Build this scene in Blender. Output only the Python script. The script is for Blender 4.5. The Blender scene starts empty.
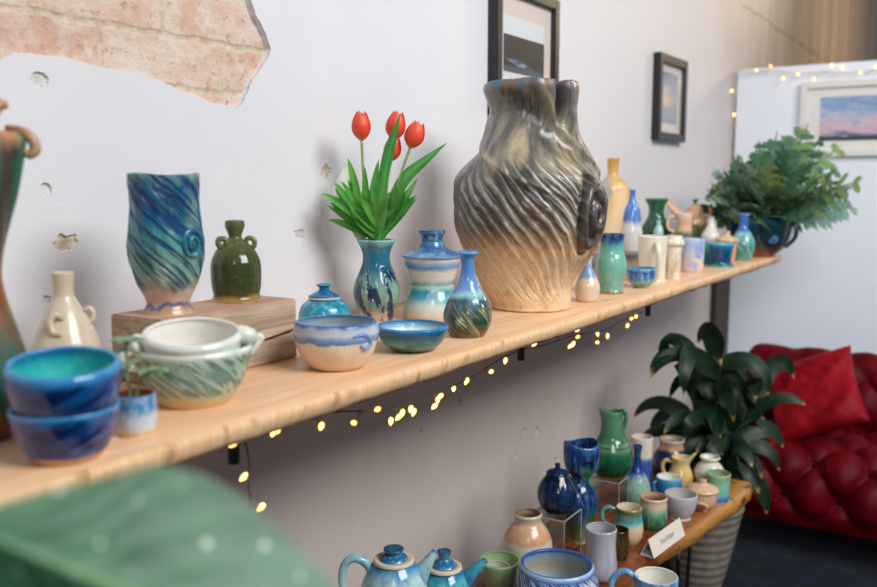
import bpy, bmesh, math, random
from mathutils import Vector, Matrix, noise
random.seed(7)
SC = bpy.context.scene
COL = SC.collection
PI = math.pi
R = math.radians
CAM = Vector((1.29, 0.0, 1.45))

POTS = [
 ('vase', 'vase', 'dark green and copper carved vase cut off by left edge of the photo', (0.2834, 0.554, 1.15), 1.0676, [(0.0324, 0.0), (0.0318, 0.0012), (0.0402, 0.0136), (0.0465, 0.0379), (0.0485, 0.0682), (0.0441, 0.1104), (0.0325, 0.1558), (0.0282, 0.1819), (0.0277, 0.2031), (0.0344, 0.2395), (0.0488, 0.2965), (0.0559, 0.3323), (0.0579, 0.3506), (0.0537, 0.3586)], 'copper', 'copper', 0.5, 0.005, 0, 'body', ('twist', 5, 0.05), [('tube', 'curled_rim', [(0.0391, -0.0048, 0.3649), (0.0548, -0.0072, 0.3619), (0.0661, -0.0096, 0.3529), (0.0698, -0.0096, 0.3412), (0.0629, -0.0096, 0.3341), (0.0568, -0.0096, 0.3398)], (0.0036, 0.0054, 0.0066, 0.0066, 0.0054, 0.003), 'copperlip'), ('tube', 'rim_peak', [(0.0026, 0.0, 0.3559), (0.0139, 0.0, 0.3755), (0.0312, 0.0, 0.3898), (0.0438, 0.0, 0.3914)], (0.0168, 0.0144, 0.0096, 0.0036), 'copperlip')]),
 ('bottle', 'bottle', 'cream bottle with two small loop lugs against the wall below the plaster chip', (0.1359, 0.7618, 1.15), 0.9874, [(0.0492, 0.0), (0.0492, 0.0105), (0.049, 0.0557), (0.0422, 0.0797), (0.0299, 0.1081), (0.0176, 0.1304), (0.0142, 0.1393), (0.0143, 0.1526), (0.0157, 0.1658), (0.0161, 0.1709)], 'cream', 'cream', 0.25, 0.0044, 0, 'body', None, [('tube', 'lug', [(-0.0024, -0.0298, 0.1071), (-0.0129, -0.0328, 0.1136), (-0.0201, -0.0343, 0.1037), (-0.0167, -0.0372, 0.0901), (-0.0061, -0.0417, 0.0864)], (0.0045, 0.0048, 0.0048, 0.0045, 0.0037), 'cream'), ('tube', 'lug', [(0.0253, -0.006, 0.1144), (0.035, -0.006, 0.1168), (0.0386, -0.006, 0.1046), (0.0312, -0.0089, 0.0945)], (0.0037, 0.0045, 0.0045, 0.0037), 'cream')]),
 ('bowl', 'bowl', 'deep blue glazed bowl with sandy foot, lower one of the two stacked at left', (0.436, 0.5578, 1.15), 0.9923, [(0.0332, 0.0), (0.031, 0.0012), (0.0355, 0.001), (0.0446, 0.0135), (0.0521, 0.0305), (0.0571, 0.0485), (0.0576, 0.0575)], 'bluebowl', 'tealin', 0.92, 0.005, 0, 'body', None, []),
 ('bowl', 'bowl', 'blue bowl with pale turquoise inside, upper one of the two stacked at left', (0.4365, 0.5586, 1.1919), 0.9923, [(0.0397, 0.0), (0.0424, 0.0067), (0.0524, 0.0202), (0.0574, 0.0359), (0.0603, 0.0515), (0.0598, 0.0626), (0.0582, 0.0659)], 'bluebowl2', 'tealin', 0.9, 0.0066, 7, 'body', None, []),
 ('potted_succulent', 'potted plant', 'small succulent in a blue and white drip-glazed pot beside the stacked blue bowls', (0.4239, 0.6591, 1.15), 0.9203, [(0.0206, 0.0), (0.0206, 0.0012), (0.0234, 0.0105), (0.0245, 0.0265), (0.0244, 0.0463), (0.0239, 0.0493)], 'plantpot', 'terracotta', 0.4, 0.0022, 0, 'pot', None, [('succ',)]),
 ('serving_bowl', 'bowl', 'pale green carved serving bowl with lug handles, holding a smaller spouted bowl', (0.3627, 0.8049, 1.15), 0.8559, [(0.0431, 0.0), (0.0421, 0.0012), (0.0441, -0.0034), (0.0521, 0.0079), (0.064, 0.0277), (0.0725, 0.0489), (0.0771, 0.0657), (0.079, 0.0741), (0.0777, 0.0783)], 'celadon', 'celadonin', 0.9, 0.0056, 0, 'body', None, [('tube', 'lug_handle', [(-0.0598, -0.0111, 0.0815), (-0.0752, -0.0222, 0.0823), (-0.0909, -0.025, 0.0736), (-0.0888, -0.025, 0.0624), (-0.0736, -0.0222, 0.0574), (-0.0579, -0.0195, 0.0635)], (0.0056, 0.0063, 0.0063, 0.0063, 0.0063, 0.0056), 'celadonin'), ('tube', 'lug_handle', [(0.0662, -0.0056, 0.0736), (0.0817, -0.0056, 0.0871), (0.0913, -0.0056, 0.0866), (0.0842, -0.0083, 0.077), (0.0756, -0.0083, 0.066)], (0.0049, 0.0056, 0.0049, 0.0042, 0.0042), 'celadonin')]),
 ('batter_bowl', 'bowl', 'white batter bowl with a pouring spout nested inside the pale green serving bowl', (0.3615, 0.8035, 1.1638), 0.8559, [(0.0416, 0.0), (0.048, 0.0085), (0.0572, 0.031), (0.0637, 0.0563), (0.0656, 0.0731), (0.0675, 0.0828), (0.0655, 0.087)], 'celadonin', 'whitein', 0.9, 0.0069, 9, 'body', None, [('tube', 'pouring_spout', [(0.0605, -0.0055, 0.0829), (0.0755, -0.0083, 0.0822), (0.0838, -0.0111, 0.0847)], (0.0139, 0.0118, 0.0069), 'celadonin'), ('tube', 'lug_handle', [(-0.0549, -0.0111, 0.0787), (-0.07, -0.0139, 0.0876), (-0.0754, -0.0166, 0.081), (-0.0681, -0.0166, 0.0711), (-0.0552, -0.0139, 0.0704)], (0.0049, 0.0055, 0.0055, 0.0055, 0.0042), 'celadonin')]),
 ('vase', 'vase', 'blue and turquoise carved vase with pinkish foot standing on the wood block', (0.2141, 0.8873, 1.253), 0.8812, [(0.0394, 0.0), (0.0384, 0.0012), (0.0369, 0.0053), (0.0324, 0.0147), (0.0353, 0.0256), (0.0412, 0.038), (0.0456, 0.0504), (0.0499, 0.0689), (0.0542, 0.0889), (0.0556, 0.1119), (0.0533, 0.1348), (0.0517, 0.1607), (0.0524, 0.1849), (0.0545, 0.203), (0.0544, 0.2106)], 'bluevase', 'bluevasein', 0.8, 0.005, 0, 'body', ('bluevase',), [('spiral', 'spiral_knob', (0.0351, 0.1067), (0.0186, 0.0247), 'knobblue')]),
 ('jar', 'jar', 'dark olive green narrow-necked jar with two lugs on the wood block', (0.1951, 1.048, 1.253), 0.8073, [(0.0462, 0.0), (0.0458, 0.0012), (0.0417, 0.0035), (0.0391, 0.0104), (0.0416, 0.0259), (0.0425, 0.0464), (0.0415, 0.0652), (0.0364, 0.0789), (0.0278, 0.0925), (0.0157, 0.1027), (0.0112, 0.1078), (0.0124, 0.1146), (0.0162, 0.1247), (0.0162, 0.1315), (0.0155, 0.1348)], 'olive', 'olive', 0.15, 0.0042, 0, 'body', None, [('tube', 'lug', [(-0.0156, -0.0103, 0.086), (-0.0268, -0.0137, 0.0947), (-0.0265, -0.0137, 0.1048), (-0.0167, -0.0137, 0.1047), (-0.012, -0.0137, 0.0944)], (0.0044, 0.0048, 0.0048, 0.0048, 0.0043), 'olivelug'), ('tube', 'lug', [(0.0144, -0.0034, 0.094), (0.0214, -0.0034, 0.1058), (0.0313, -0.0034, 0.1023), (0.031, -0.0034, 0.092), (0.0242, -0.0034, 0.087)], (0.0039, 0.0044, 0.0044, 0.0043, 0.0034), 'olivelug')]),
 ('lidded_jar', 'jar', 'small round turquoise jar with a knobbed blue lid beside the wood block', (0.1995, 1.2706, 1.15), 0.7093, [(0.031, 0.0), (0.0365, 0.0043), (0.0469, 0.0239), (0.0503, 0.0473), (0.0449, 0.0668), (0.0324, 0.0784), (0.0267, 0.0823)], 'turq', 'turq', 0.3, 0.0045, 0, 'body', None, [('lathe', 'lid', [(0.0301, 0.0814), (0.0305, 0.0843), (0.0286, 0.0881), (0.0153, 0.0949), (0.0095, 0.0988), (0.0105, 0.1036), (0.0145, 0.1065), (0.0145, 0.1089), (0.0095, 0.1104), (0.0006, 0.1098)], 'bluelid', True)]),
 ('yarn_bowl', 'bowl', 'cream bowl with dripping blue rim and a curled thread notch at shelf front', (0.3786, 1.0909, 1.15), 0.696, [(0.0364, 0.0), (0.0378, 0.0012), (0.0427, 0.0016), (0.0508, 0.01), (0.0638, 0.0318), (0.0702, 0.0552), (0.0694, 0.0652), (0.0677, 0.0743), (0.066, 0.0768)], 'yarn', 'yarnin', 0.9, 0.005, 0, 'body', None, [('tube', 'curl_notch', [(0.0255, -0.0653, 0.0597), (0.0403, -0.0578, 0.0627), (0.0518, -0.0463, 0.0558), (0.0533, -0.0438, 0.044), (0.045, -0.0512, 0.0392), (0.0385, -0.0578, 0.046)], (0.0017, 0.0033, 0.0036, 0.0036, 0.0033, 0.002), 'yarnnotch')]),
 ('dish', 'dish', 'shallow blue and green dish with white inside beside the cream bowl', (0.3993, 1.2799, 1.15), 0.608, [(0.0328, 0.0), (0.0337, 0.0012), (0.04, 0.0039), (0.0518, 0.0131), (0.0599, 0.0242), (0.0653, 0.0371), (0.0667, 0.0435), (0.0653, 0.0453)], 'dish', 'dishin', 0.85, 0.005, 0, 'body', None, []),
 ('vase', 'vase', 'blue and green streaked vase holding the red tulips', (0.1281, 1.5314, 1.15), 0.649, [(0.0346, 0.0), (0.0356, 0.0036), (0.044, 0.0284), (0.0497, 0.0486), (0.0514, 0.0665), (0.0471, 0.0866), (0.0389, 0.1067), (0.032, 0.1244), (0.03, 0.14), (0.0326, 0.1554), (0.0385, 0.1687), (0.0418, 0.1753), (0.0409, 0.1775)], 'tulipvase', 'tulipvase', 0.7, 0.0046, 0, 'body', None, []),
 ('canister', 'canister', 'waisted blue, white and turquoise banded canister with knobbed lid', (0.217, 1.6195, 1.15), 0.5852, [(0.061, 0.0), (0.0632, 0.0012), (0.0654, 0.0134), (0.0597, 0.043), (0.0517, 0.0634), (0.0495, 0.0747), (0.0517, 0.0883), (0.0583, 0.1086), (0.0638, 0.1266), (0.0645, 0.1379)], 'canister', 'canister', 0.2, 0.005, 0, 'body', None, [('lathe', 'lid', [(0.0649, 0.1379), (0.0694, 0.1401), (0.0683, 0.1435), (0.0559, 0.1491), (0.0335, 0.158), (0.0279, 0.1647), (0.0241, 0.1737), (0.025, 0.1848), (0.0294, 0.1915), (0.0299, 0.196), (0.0268, 0.1982), (0.0007, 0.196)], 'canlid', True)]),
 ('bottle_vase', 'vase', 'small blue-necked bottle vase with carved green base at shelf front', (0.4049, 1.4638, 1.15), 0.5438, [(0.0319, 0.0), (0.0339, 0.0012), (0.0444, 0.0196), (0.0485, 0.0398), (0.0456, 0.0558), (0.0388, 0.0738), (0.0287, 0.0898), (0.0198, 0.1058), (0.0152, 0.1197), (0.0134, 0.1355), (0.0138, 0.1514), (0.0161, 0.1593), (0.0217, 0.1632), (0.0222, 0.1666), (0.0197, 0.1682)], 'bottlen', 'bottlen', 0.4, 0.0044, 0, 'body', None, []),
 ('bud_vase', 'vase', 'tiny bud vase with blue shoulders tucked beside the giant vase', (0.3973, 2.0708, 1.15), 0.407, [(0.0232, 0.0), (0.0279, 0.006), (0.0315, 0.0242), (0.0314, 0.0423), (0.0241, 0.0604), (0.0152, 0.0759), (0.0101, 0.0888), (0.0101, 0.1068), (0.0126, 0.1145)], 'bud', 'bud', 0.3, 0.0028, 0, 'body', None, []),
 ('bottle', 'bottle', 'tall yellow ochre bottle with square shoulders behind the giant vase', (0.1044, 2.9543, 1.23), 0.3817, [(0.0665, 0.0), (0.0662, 0.0241), (0.0616, 0.0349), (0.0618, 0.0921), (0.0623, 0.1988), (0.0524, 0.22), (0.0332, 0.2359), (0.0209, 0.2482), (0.0181, 0.2659), (0.0195, 0.287), (0.0216, 0.3045), (0.0209, 0.3098)], 'ochre', 'ochre', 0.3, 0.005, 0, 'body', None, []),
 ('bottle', 'bottle', 'slim bottle with blue top and grey-white base behind the green jug', (0.2583, 2.7455, 1.23), 0.3595, [(0.033, 0.0), (0.0354, 0.0371), (0.0353, 0.0634), (0.0321, 0.0831), (0.0288, 0.1126), (0.024, 0.1387), (0.0144, 0.1583), (0.0089, 0.1778), (0.0089, 0.1973), (0.0102, 0.2005)], 'bluewhite', 'bluewhite', 0.15, 0.0032, 0, 'body', None, []),
 ('jug', 'jug', 'sea-green jug with dark blue drips at its rim beside the giant vase', (0.3816, 2.2685, 1.15), 0.3809, [(0.0361, 0.0), (0.0362, 0.0054), (0.0337, 0.0137), (0.0334, 0.0277), (0.0394, 0.05), (0.0426, 0.0722), (0.0407, 0.0916), (0.0338, 0.1138), (0.0319, 0.1303), (0.0332, 0.1496), (0.0351, 0.1606), (0.034, 0.1634)], 'seajug', 'seajug', 0.8, 0.0038, 0, 'body', None, []),
 ('bowl', 'bowl', 'small bowl with streaked blue rim beside the sea-green jug', (0.4092, 2.4329, 1.15), 0.3473, [(0.0204, 0.0), (0.0227, 0.005), (0.034, 0.0167), (0.0397, 0.0343), (0.0425, 0.0533), (0.0413, 0.0576)], 'smallblue', 'smallbluein', 0.85, 0.0038, 0, 'body', None, []),
 ('vase', 'vase', 'bottle-green vase with flared neck on the clear riser', (0.132, 3.3469, 1.23), 0.3331, [(0.0553, 0.0), (0.0594, 0.0084), (0.0597, 0.0321), (0.0517, 0.0557), (0.0413, 0.0754), (0.0317, 0.095), (0.029, 0.1146), (0.0336, 0.1381), (0.0431, 0.1537), (0.0454, 0.1596), (0.0435, 0.1623)], 'bottlegreen', 'bottlegreen', 0.6, 0.005, 0, 'body', None, []),
 ('bottle', 'bottle', 'tiny clear aqua glass bottle in front of the bottle-green vase', (0.2001, 3.1787, 1.23), 0.3303, [(0.0187, 0.0), (0.0189, 0.0119), (0.0189, 0.0418), (0.0145, 0.0567), (0.0083, 0.0642), (0.008, 0.0828), (0.0109, 0.0866)], 'aqua', 'aqua', 0.5, 0.0022, 0, 'body', None, []),
 ('mug', 'mug', 'tall cream mug with its handle facing the room', (0.3836, 2.5942, 1.15), 0.3361, [(0.0432, 0.0), (0.0428, 0.0061), (0.0407, 0.0185), (0.0418, 0.0834), (0.0435, 0.1295), (0.0447, 0.1387), (0.0435, 0.1418)], 'creammug', 'creammug', 0.92, 0.004, 0, 'body', None, [('tube', 'handle', [(0.013, -0.0432, 0.1206), (0.0162, -0.0617, 0.1114), (0.0201, -0.0679, 0.0808), (0.0183, -0.0617, 0.0437), (0.0132, -0.0432, 0.0158)], (0.0093, 0.0099, 0.0093, 0.0086, 0.0077), 'creammug')]),
 ('lidded_jar', 'jar', 'narrow cream lidded jar between the tall cream mug and the marbled mug', (0.4094, 2.7222, 1.15), 0.3129, [(0.0239, 0.0), (0.024, 0.0055), (0.0234, 0.0535), (0.0239, 0.0981), (0.0245, 0.1077)], 'creamspot', 'creamspot', 0.3, 0.0022, 0, 'body', None, [('lathe', 'lid', [(0.0292, 0.1061), (0.0325, 0.114), (0.0307, 0.1204), (0.0251, 0.1283), (0.0245, 0.1362), (0.0215, 0.1378), (0.0009, 0.1362)], 'creammug', True)]),
 ('mug', 'mug', 'mug marbled in blue, pink and white on the shelf', (0.3939, 2.9696, 1.15), 0.2931, [(0.0378, 0.0), (0.0383, 0.0067), (0.0382, 0.0343), (0.0395, 0.0824), (0.0401, 0.1098), (0.0388, 0.1149)], 'marble', 'marble', 0.9, 0.0036, 0, 'body', None, []),
 ('pitcher', 'pitcher', 'small peach pitcher with green base and a loop handle on the clear riser', (0.2682, 3.2691, 1.23), 0.303, [(0.0303, 0.0), (0.0314, 0.0094), (0.0313, 0.0359), (0.0284, 0.0661), (0.0302, 0.0963), (0.032, 0.1095)], 'peachjug', 'peachjug', 0.8, 0.0029, 0, 'body', None, [('tube', 'handle', [(-0.0307, 0.0, 0.096), (-0.0526, 0.0, 0.0958), (-0.0612, 0.0, 0.0768), (-0.0549, 0.0, 0.0503), (-0.0325, 0.0, 0.0392)], (0.0057, 0.0061, 0.0061, 0.0057, 0.0057), 'peachhandle')]),
 ('teapot', 'teapot', 'peach and green teapot behind the small peach pitcher', (0.196, 3.6394, 1.23), 0.292, [(0.0419, 0.0), (0.0462, 0.0039), (0.053, 0.0373), (0.0502, 0.0707), (0.0381, 0.0998), (0.0321, 0.1123)], 'peachpot', 'peachpot', 0.3, 0.0048, 0, 'body', None, [('lathe', 'lid', [(0.0321, 0.1102), (0.03, 0.1206), (0.016, 0.1331), (0.008, 0.1372), (0.008, 0.1455), (0.012, 0.1538), (0.01, 0.158), (0.0012, 0.158)], 'peachlid', True), ('tube', 'spout', [(-0.0471, 0.0, 0.0785), (-0.0763, 0.0, 0.1033), (-0.1015, 0.0, 0.1282), (-0.1141, 0.0, 0.1407)], (0.0209, 0.0168, 0.0126, 0.0084), 'peachhandle'), ('tube', 'handle', [(0.0373, 0.0, 0.0753), (0.0567, 0.0, 0.088), (0.0637, 0.0, 0.1129), (0.0552, 0.0, 0.1293)], (0.0067, 0.0071, 0.0071, 0.0063), 'peachhandle')]),
 ('bottle', 'bottle', 'small white bottle with a pointed neck on the clear riser', (0.2935, 3.5378, 1.23), 0.2746, [(0.0343, 0.0), (0.0369, 0.0012), (0.0362, 0.0161), (0.025, 0.0362), (0.0154, 0.0563), (0.0108, 0.0723), (0.0111, 0.0843), (0.0127, 0.0884)], 'whiteb', 'whiteb', 0.2, 0.0033, 0, 'body', None, []),
 ('cup', 'cup', 'turquoise cup half hidden behind the teal bowl', (0.351, 3.3, 1.15), 0.2772, [(0.0227, 0.0), (0.0227, 0.0075), (0.0231, 0.0453), (0.0245, 0.0755), (0.0234, 0.0793)], 'turqcup', 'turqcup', 0.9, 0.0022, 0, 'body', None, []),
 ('bowl', 'bowl', 'teal bowl on a broad foot in front of the blue-necked vase', (0.4254, 3.2121, 1.15), 0.2629, [(0.0475, 0.0), (0.0458, 0.0049), (0.0382, 0.014), (0.0368, 0.0323), (0.0409, 0.0578), (0.0436, 0.0797), (0.0429, 0.087)], 'tealbowl', 'tealbowl', 0.85, 0.0043, 0, 'body', None, []),
 ('lidded_jar', 'jar', 'peach jar with a flat lid behind the teal bowl', (0.398, 3.3888, 1.15), 0.2574, [(0.0307, 0.0), (0.0328, 0.0223), (0.0349, 0.0569), (0.0334, 0.0837)], 'peachjar', 'peachjar', 0.3, 0.0031, 0, 'body', None, [('lathe', 'lid', [(0.0418, 0.0817), (0.0429, 0.0913), (0.0327, 0.0989), (0.0145, 0.1047), (0.0091, 0.1104), (0.0116, 0.118), (0.0073, 0.1218), (0.0011, 0.1207)], 'peachjar2', True)]),
 ('vase', 'vase', 'round vase with a bright blue neck and green body near the shelf end', (0.421, 3.5362, 1.15), 0.241, [(0.0337, 0.0), (0.0366, 0.0131), (0.0441, 0.0369), (0.047, 0.0606), (0.0433, 0.0804), (0.0347, 0.1001), (0.0231, 0.1198), (0.0171, 0.1356), (0.0164, 0.1592), (0.0186, 0.171), (0.0253, 0.1808), (0.0238, 0.1843)], 'bluegreenv', 'bluegreenv', 0.4, 0.0042, 0, 'body', None, []),
 ('teapot', 'teapot', 'blue and turquoise teapot at the left end of the wood bench', (0.3189, 1.3276, 0.48), 0.6316, [(0.0443, 0.0), (0.0503, 0.0012), (0.0662, 0.0317), (0.0739, 0.0849), (0.0727, 0.1314), (0.0685, 0.1649), (0.0615, 0.19), (0.0515, 0.2109), (0.0415, 0.2254), (0.0356, 0.2316)], 'teapotb', 'teapotb', 0.3, 0.005, 0, 'body', None, [('lathe', 'collar', [(0.0395, 0.2285), (0.0405, 0.2327), (0.0375, 0.2358), (0.0296, 0.2348)], 'sand', False), ('lathe', 'lid', [(0.0287, 0.2316), (0.0292, 0.2348), (0.0257, 0.2399), (0.0178, 0.2441), (0.0128, 0.2462), (0.0148, 0.2493), (0.0197, 0.2524), (0.0203, 0.2548), (0.0178, 0.2565), (0.0006, 0.2555)], 'teapotlid', True), ('tube', 'handle', [(-0.043, 0.0, 0.2057), (-0.0547, 0.0, 0.2268), (-0.0782, 0.0, 0.2377), (-0.096, 0.0, 0.2257), (-0.1022, 0.0, 0.201), (-0.0968, 0.0, 0.1675), (-0.0635, 0.0, 0.1415)], (0.0091, 0.0091, 0.0085, 0.008, 0.008, 0.008, 0.0091), 'teapotb'), ('tube', 'spout', [(0.044, 0.0, 0.1848), (0.058, 0.0, 0.2095), (0.072, 0.0, 0.232), (0.0819, 0.0, 0.2484)], (0.0221, 0.0161, 0.0101, 0.006), 'teapotb')]),
 ('teapot', 'teapot', 'turquoise teapot with cream collar, right-hand one of the two blue teapots', (0.3146, 1.5187, 0.48), 0.5709, [(0.0396, 0.0), (0.0462, 0.0012), (0.0592, 0.0253), (0.0624, 0.0669), (0.0585, 0.0945), (0.0523, 0.1152), (0.0425, 0.1312), (0.0348, 0.1404)], 'teapott', 'teapott', 0.3, 0.005, 0, 'body', None, [('lathe', 'collar', [(0.0381, 0.1393), (0.0392, 0.1438), (0.0359, 0.1472), (0.0283, 0.1461)], 'sand', False), ('lathe', 'lid', [(0.0283, 0.1427), (0.0283, 0.1484), (0.0196, 0.1564), (0.013, 0.1621), (0.0122, 0.1666), (0.0148, 0.1735), (0.0156, 0.178), (0.0135, 0.1801), (0.0007, 0.1785)], 'teapotlid', True), ('tube', 'spout', [(0.0414, 0.0, 0.1062), (0.0587, 0.0, 0.1269), (0.076, 0.0, 0.1452), (0.0901, 0.0, 0.1589)], (0.0198, 0.0154, 0.011, 0.007), 'teapott')]),
 ('bowl', 'bowl', 'pale green and peach open bowl beside the peach-banded jar', (0.3169, 1.7623, 0.48), 0.5045, [(0.0291, 0.0), (0.0339, 0.0013), (0.0447, 0.0344), (0.0507, 0.0649), (0.0495, 0.0687)], 'greendish', 'greendishin', 0.8, 0.0046, 0, 'body', None, []),
 ('bowl', 'bowl', 'small grey-white bowl sitting in the pale green and peach bowl', (0.3136, 1.7605, 0.4914), 0.5045, [(0.0194, 0.0), (0.0206, 0.0051), (0.0278, 0.0178), (0.0304, 0.0357), (0.0295, 0.0407)], 'greybowl', 'greybowlin', 0.85, 0.0027, 0, 'body', None, []),
 ('jar', 'jar', 'squat cream jar with an orange-peach band against the wall', (0.3323, 1.8803, 0.48), 0.4711, [(0.0456, 0.0), (0.0516, 0.0012), (0.0611, 0.0321), (0.0627, 0.0665), (0.0576, 0.0928), (0.0463, 0.1138), (0.035, 0.1282), (0.034, 0.1374), (0.0365, 0.1465), (0.035, 0.1505)], 'peachband', 'darkin', 0.5, 0.005, 0, 'body', None, []),
 ('lidded_jar', 'jar', 'ribbed navy blue lidded jar standing on the clear acrylic stand', (0.3533, 2.0055, 0.6), 0.437, [(0.0262, 0.0), (0.0312, 0.0012), (0.0441, 0.0158), (0.0518, 0.0376), (0.0518, 0.0592), (0.0414, 0.0809), (0.0297, 0.0971), (0.0258, 0.1025)], 'navy', 'navy', 0.2, 0.0047, 0, 'body', ('lobes', 10, 0.05), [('lathe', 'lid', [(0.0284, 0.1011), (0.0289, 0.1052), (0.0232, 0.1092), (0.0116, 0.1132), (0.0062, 0.1173), (0.0072, 0.1227), (0.0067, 0.1272), (0.0039, 0.1294), (0.0008, 0.1288)], 'navy', True)]),
 ('vase', 'vase', 'blue and green hourglass vase with a cup-shaped top behind the acrylic stand', (0.362, 2.1334, 0.48), 0.4103, [(0.0358, 0.0), (0.0353, 0.0012), (0.0358, 0.0253), (0.0406, 0.0596), (0.0468, 0.0882), (0.0476, 0.1138), (0.0405, 0.1393), (0.0297, 0.1592), (0.0264, 0.1705), (0.031, 0.1846), (0.043, 0.2043), (0.0478, 0.2296), (0.0483, 0.2549), (0.0472, 0.2689), (0.0456, 0.2731)], 'hourglass', 'hourglass', 0.3, 0.0043, 0, 'body', ('wobble', 3, 0.07), []),
 ('pitcher', 'pitcher', 'glossy green pitcher with a ringed shoulder on a clear riser', (0.3471, 2.3952, 0.58), 0.375, [(0.0345, 0.0), (0.0397, 0.0012), (0.0537, 0.0193), (0.0604, 0.0441), (0.0604, 0.0718), (0.0544, 0.0934), (0.0462, 0.1118), (0.0386, 0.1271), (0.0321, 0.1577), (0.0292, 0.1791), (0.0291, 0.1944), (0.0283, 0.2004)], 'greenp', 'greenp', 0.6, 0.005, 0, 'body', ('spout', 3.14159, 0.45, 0.035), [('tube', 'handle', [(0.0154, 0.0, 0.1924), (0.0297, 0.0, 0.2023), (0.0388, 0.0, 0.1876), (0.0365, 0.0, 0.1631), (0.0285, 0.0, 0.1382)], (0.0066, 0.0066, 0.0066, 0.006, 0.0054), 'greenp')]),
 ('bottle', 'bottle', 'bottle with cobalt blue neck and pale textured belly in front of the white cylinder', (0.398, 2.4761, 0.48), 0.3458, [(0.0306, 0.0), (0.0372, 0.0014), (0.0431, 0.0268), (0.0431, 0.0489), (0.0356, 0.0742), (0.0252, 0.0962), (0.0163, 0.1182), (0.0113, 0.1402), (0.0104, 0.1621), (0.0136, 0.1777), (0.0136, 0.1824)], 'cobalt', 'cobalt', 0.2, 0.0039, 0, 'body', None, []),
 ('cylinder_vase', 'vase', 'white cylinder vase with cobalt blue lower half behind the blue-necked bottle', (0.3559, 2.6303, 0.48), 0.3412, [(0.0356, 0.0), (0.0355, 0.001), (0.0345, 0.0544), (0.0338, 0.1208), (0.0353, 0.1605), (0.0344, 0.1654)], 'whitecyl', 'whitecyl', 0.8, 0.0032, 0, 'body', None, []),
 ('jar', 'jar', 'large navy jar with a tan shoulder and wide mouth near the plant', (0.4027, 2.7862, 0.48), 0.3083, [(0.047, 0.0), (0.0517, 0.0012), (0.0598, 0.019), (0.0607, 0.0432), (0.0568, 0.0708), (0.0451, 0.088), (0.0387, 0.1017), (0.0402, 0.1154), (0.0431, 0.1223), (0.0418, 0.1264)], 'navycream', 'tanin', 0.5, 0.005, 0, 'body', None, []),
 ('pitcher', 'pitcher', 'pale yellow creamer pitcher with loop handle in front of the navy jar', (0.464, 2.6966, 0.48), 0.2972, [(0.0323, 0.0), (0.0373, 0.0012), (0.0403, 0.0189), (0.0384, 0.0422), (0.0294, 0.0655), (0.0266, 0.0788), (0.0297, 0.092), (0.0309, 0.0986)], 'yellow', 'yellow', 0.7, 0.0036, 0, 'body', ('spout', -0.25, 0.6, 0.22), [('tube', 'handle', [(-0.0279, 0.0, 0.0798), (-0.0468, 0.0, 0.0848), (-0.0573, 0.0, 0.0671), (-0.0518, 0.0, 0.0442), (-0.0358, 0.0, 0.0323)], (0.0058, 0.0065, 0.0065, 0.0065, 0.0058), 'yellow')]),
 ('vase', 'vase', 'small round white vase with a flared lip near the bench end', (0.5447, 2.7343, 0.48), 0.2661, [(0.0289, 0.0), (0.0337, 0.0012), (0.0443, 0.0332), (0.0464, 0.0597), (0.0366, 0.0779), (0.0262, 0.0878), (0.0275, 0.0944), (0.0323, 0.1009), (0.0311, 0.1042)], 'whitev', 'whitev', 0.4, 0.0042, 0, 'body', None, []),
 ('cup', 'cup', 'pale green and turquoise cup with a blue foot at the bench end', (0.5956, 2.6487, 0.48), 0.2564, [(0.0351, 0.0), (0.0347, 0.0068), (0.0347, 0.0293), (0.0364, 0.0612), (0.0376, 0.0804), (0.0364, 0.0842)], 'tealcup', 'tealcup', 0.9, 0.0034, 0, 'body', None, []),
 ('mug', 'mug', 'bright blue squat mug beside the yellow creamer', (0.4623, 2.5872, 0.48), 0.3096, [(0.0391, 0.0), (0.0398, 0.0087), (0.0391, 0.0345), (0.0397, 0.0603), (0.0385, 0.0642)], 'bluemug', 'whitein', 0.85, 0.0036, 0, 'body', None, [('tube', 'handle', [(-0.0367, -0.0125, 0.0539), (-0.0456, -0.0188, 0.0466), (-0.045, -0.0188, 0.0272), (-0.0356, -0.0125, 0.0183)], (0.005, 0.0056, 0.0056, 0.005), 'bluemug')]),
 ('bowl', 'bowl', 'pale grey footed bowl behind the name card', (0.5469, 2.4368, 0.48), 0.296, [(0.0308, 0.0), (0.031, 0.0012), (0.0267, 0.005), (0.0338, 0.0141), (0.0422, 0.0323), (0.0472, 0.0535), (0.0477, 0.0702), (0.0466, 0.0732)], 'greyb', 'greybowlin', 0.88, 0.0043, 0, 'body', None, []),
 ('lidded_bowl', 'bowl', 'small peach lidded bowl with a loop handle near the bench end', (0.5768, 2.5542, 0.48), 0.2723, [(0.0272, 0.0), (0.0288, 0.0012), (0.0404, 0.0167), (0.0432, 0.0385), (0.0432, 0.0541)], 'peachlb', 'peachlb', 0.3, 0.0039, 0, 'body', None, [('lathe', 'lid', [(0.0455, 0.0526), (0.0466, 0.0588), (0.0374, 0.0666), (0.0216, 0.0728), (0.0115, 0.0759), (0.0098, 0.0806), (0.0115, 0.0853), (0.0086, 0.0874), (0.0009, 0.0868)], 'peachjar2', True), ('tube', 'handle', [(-0.0216, -0.0423, 0.0269), (-0.0131, -0.0544, 0.031), (0.0043, -0.0544, 0.0298), (0.0134, -0.0484, 0.0183), (0.0054, -0.0423, 0.0017)], (0.0048, 0.0051, 0.0051, 0.0048, 0.0045), 'peachlb')]),
 ('cup', 'cup', 'cup with cream rim and green streaks beside the name card', (0.5038, 2.325, 0.48), 0.3261, [(0.0299, 0.0), (0.0318, 0.0012), (0.0375, 0.0148), (0.04, 0.0385), (0.038, 0.0621), (0.0369, 0.0798), (0.0385, 0.0871), (0.0374, 0.09)], 'greencup', 'brownin', 0.8, 0.0036, 0, 'body', None, []),
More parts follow.
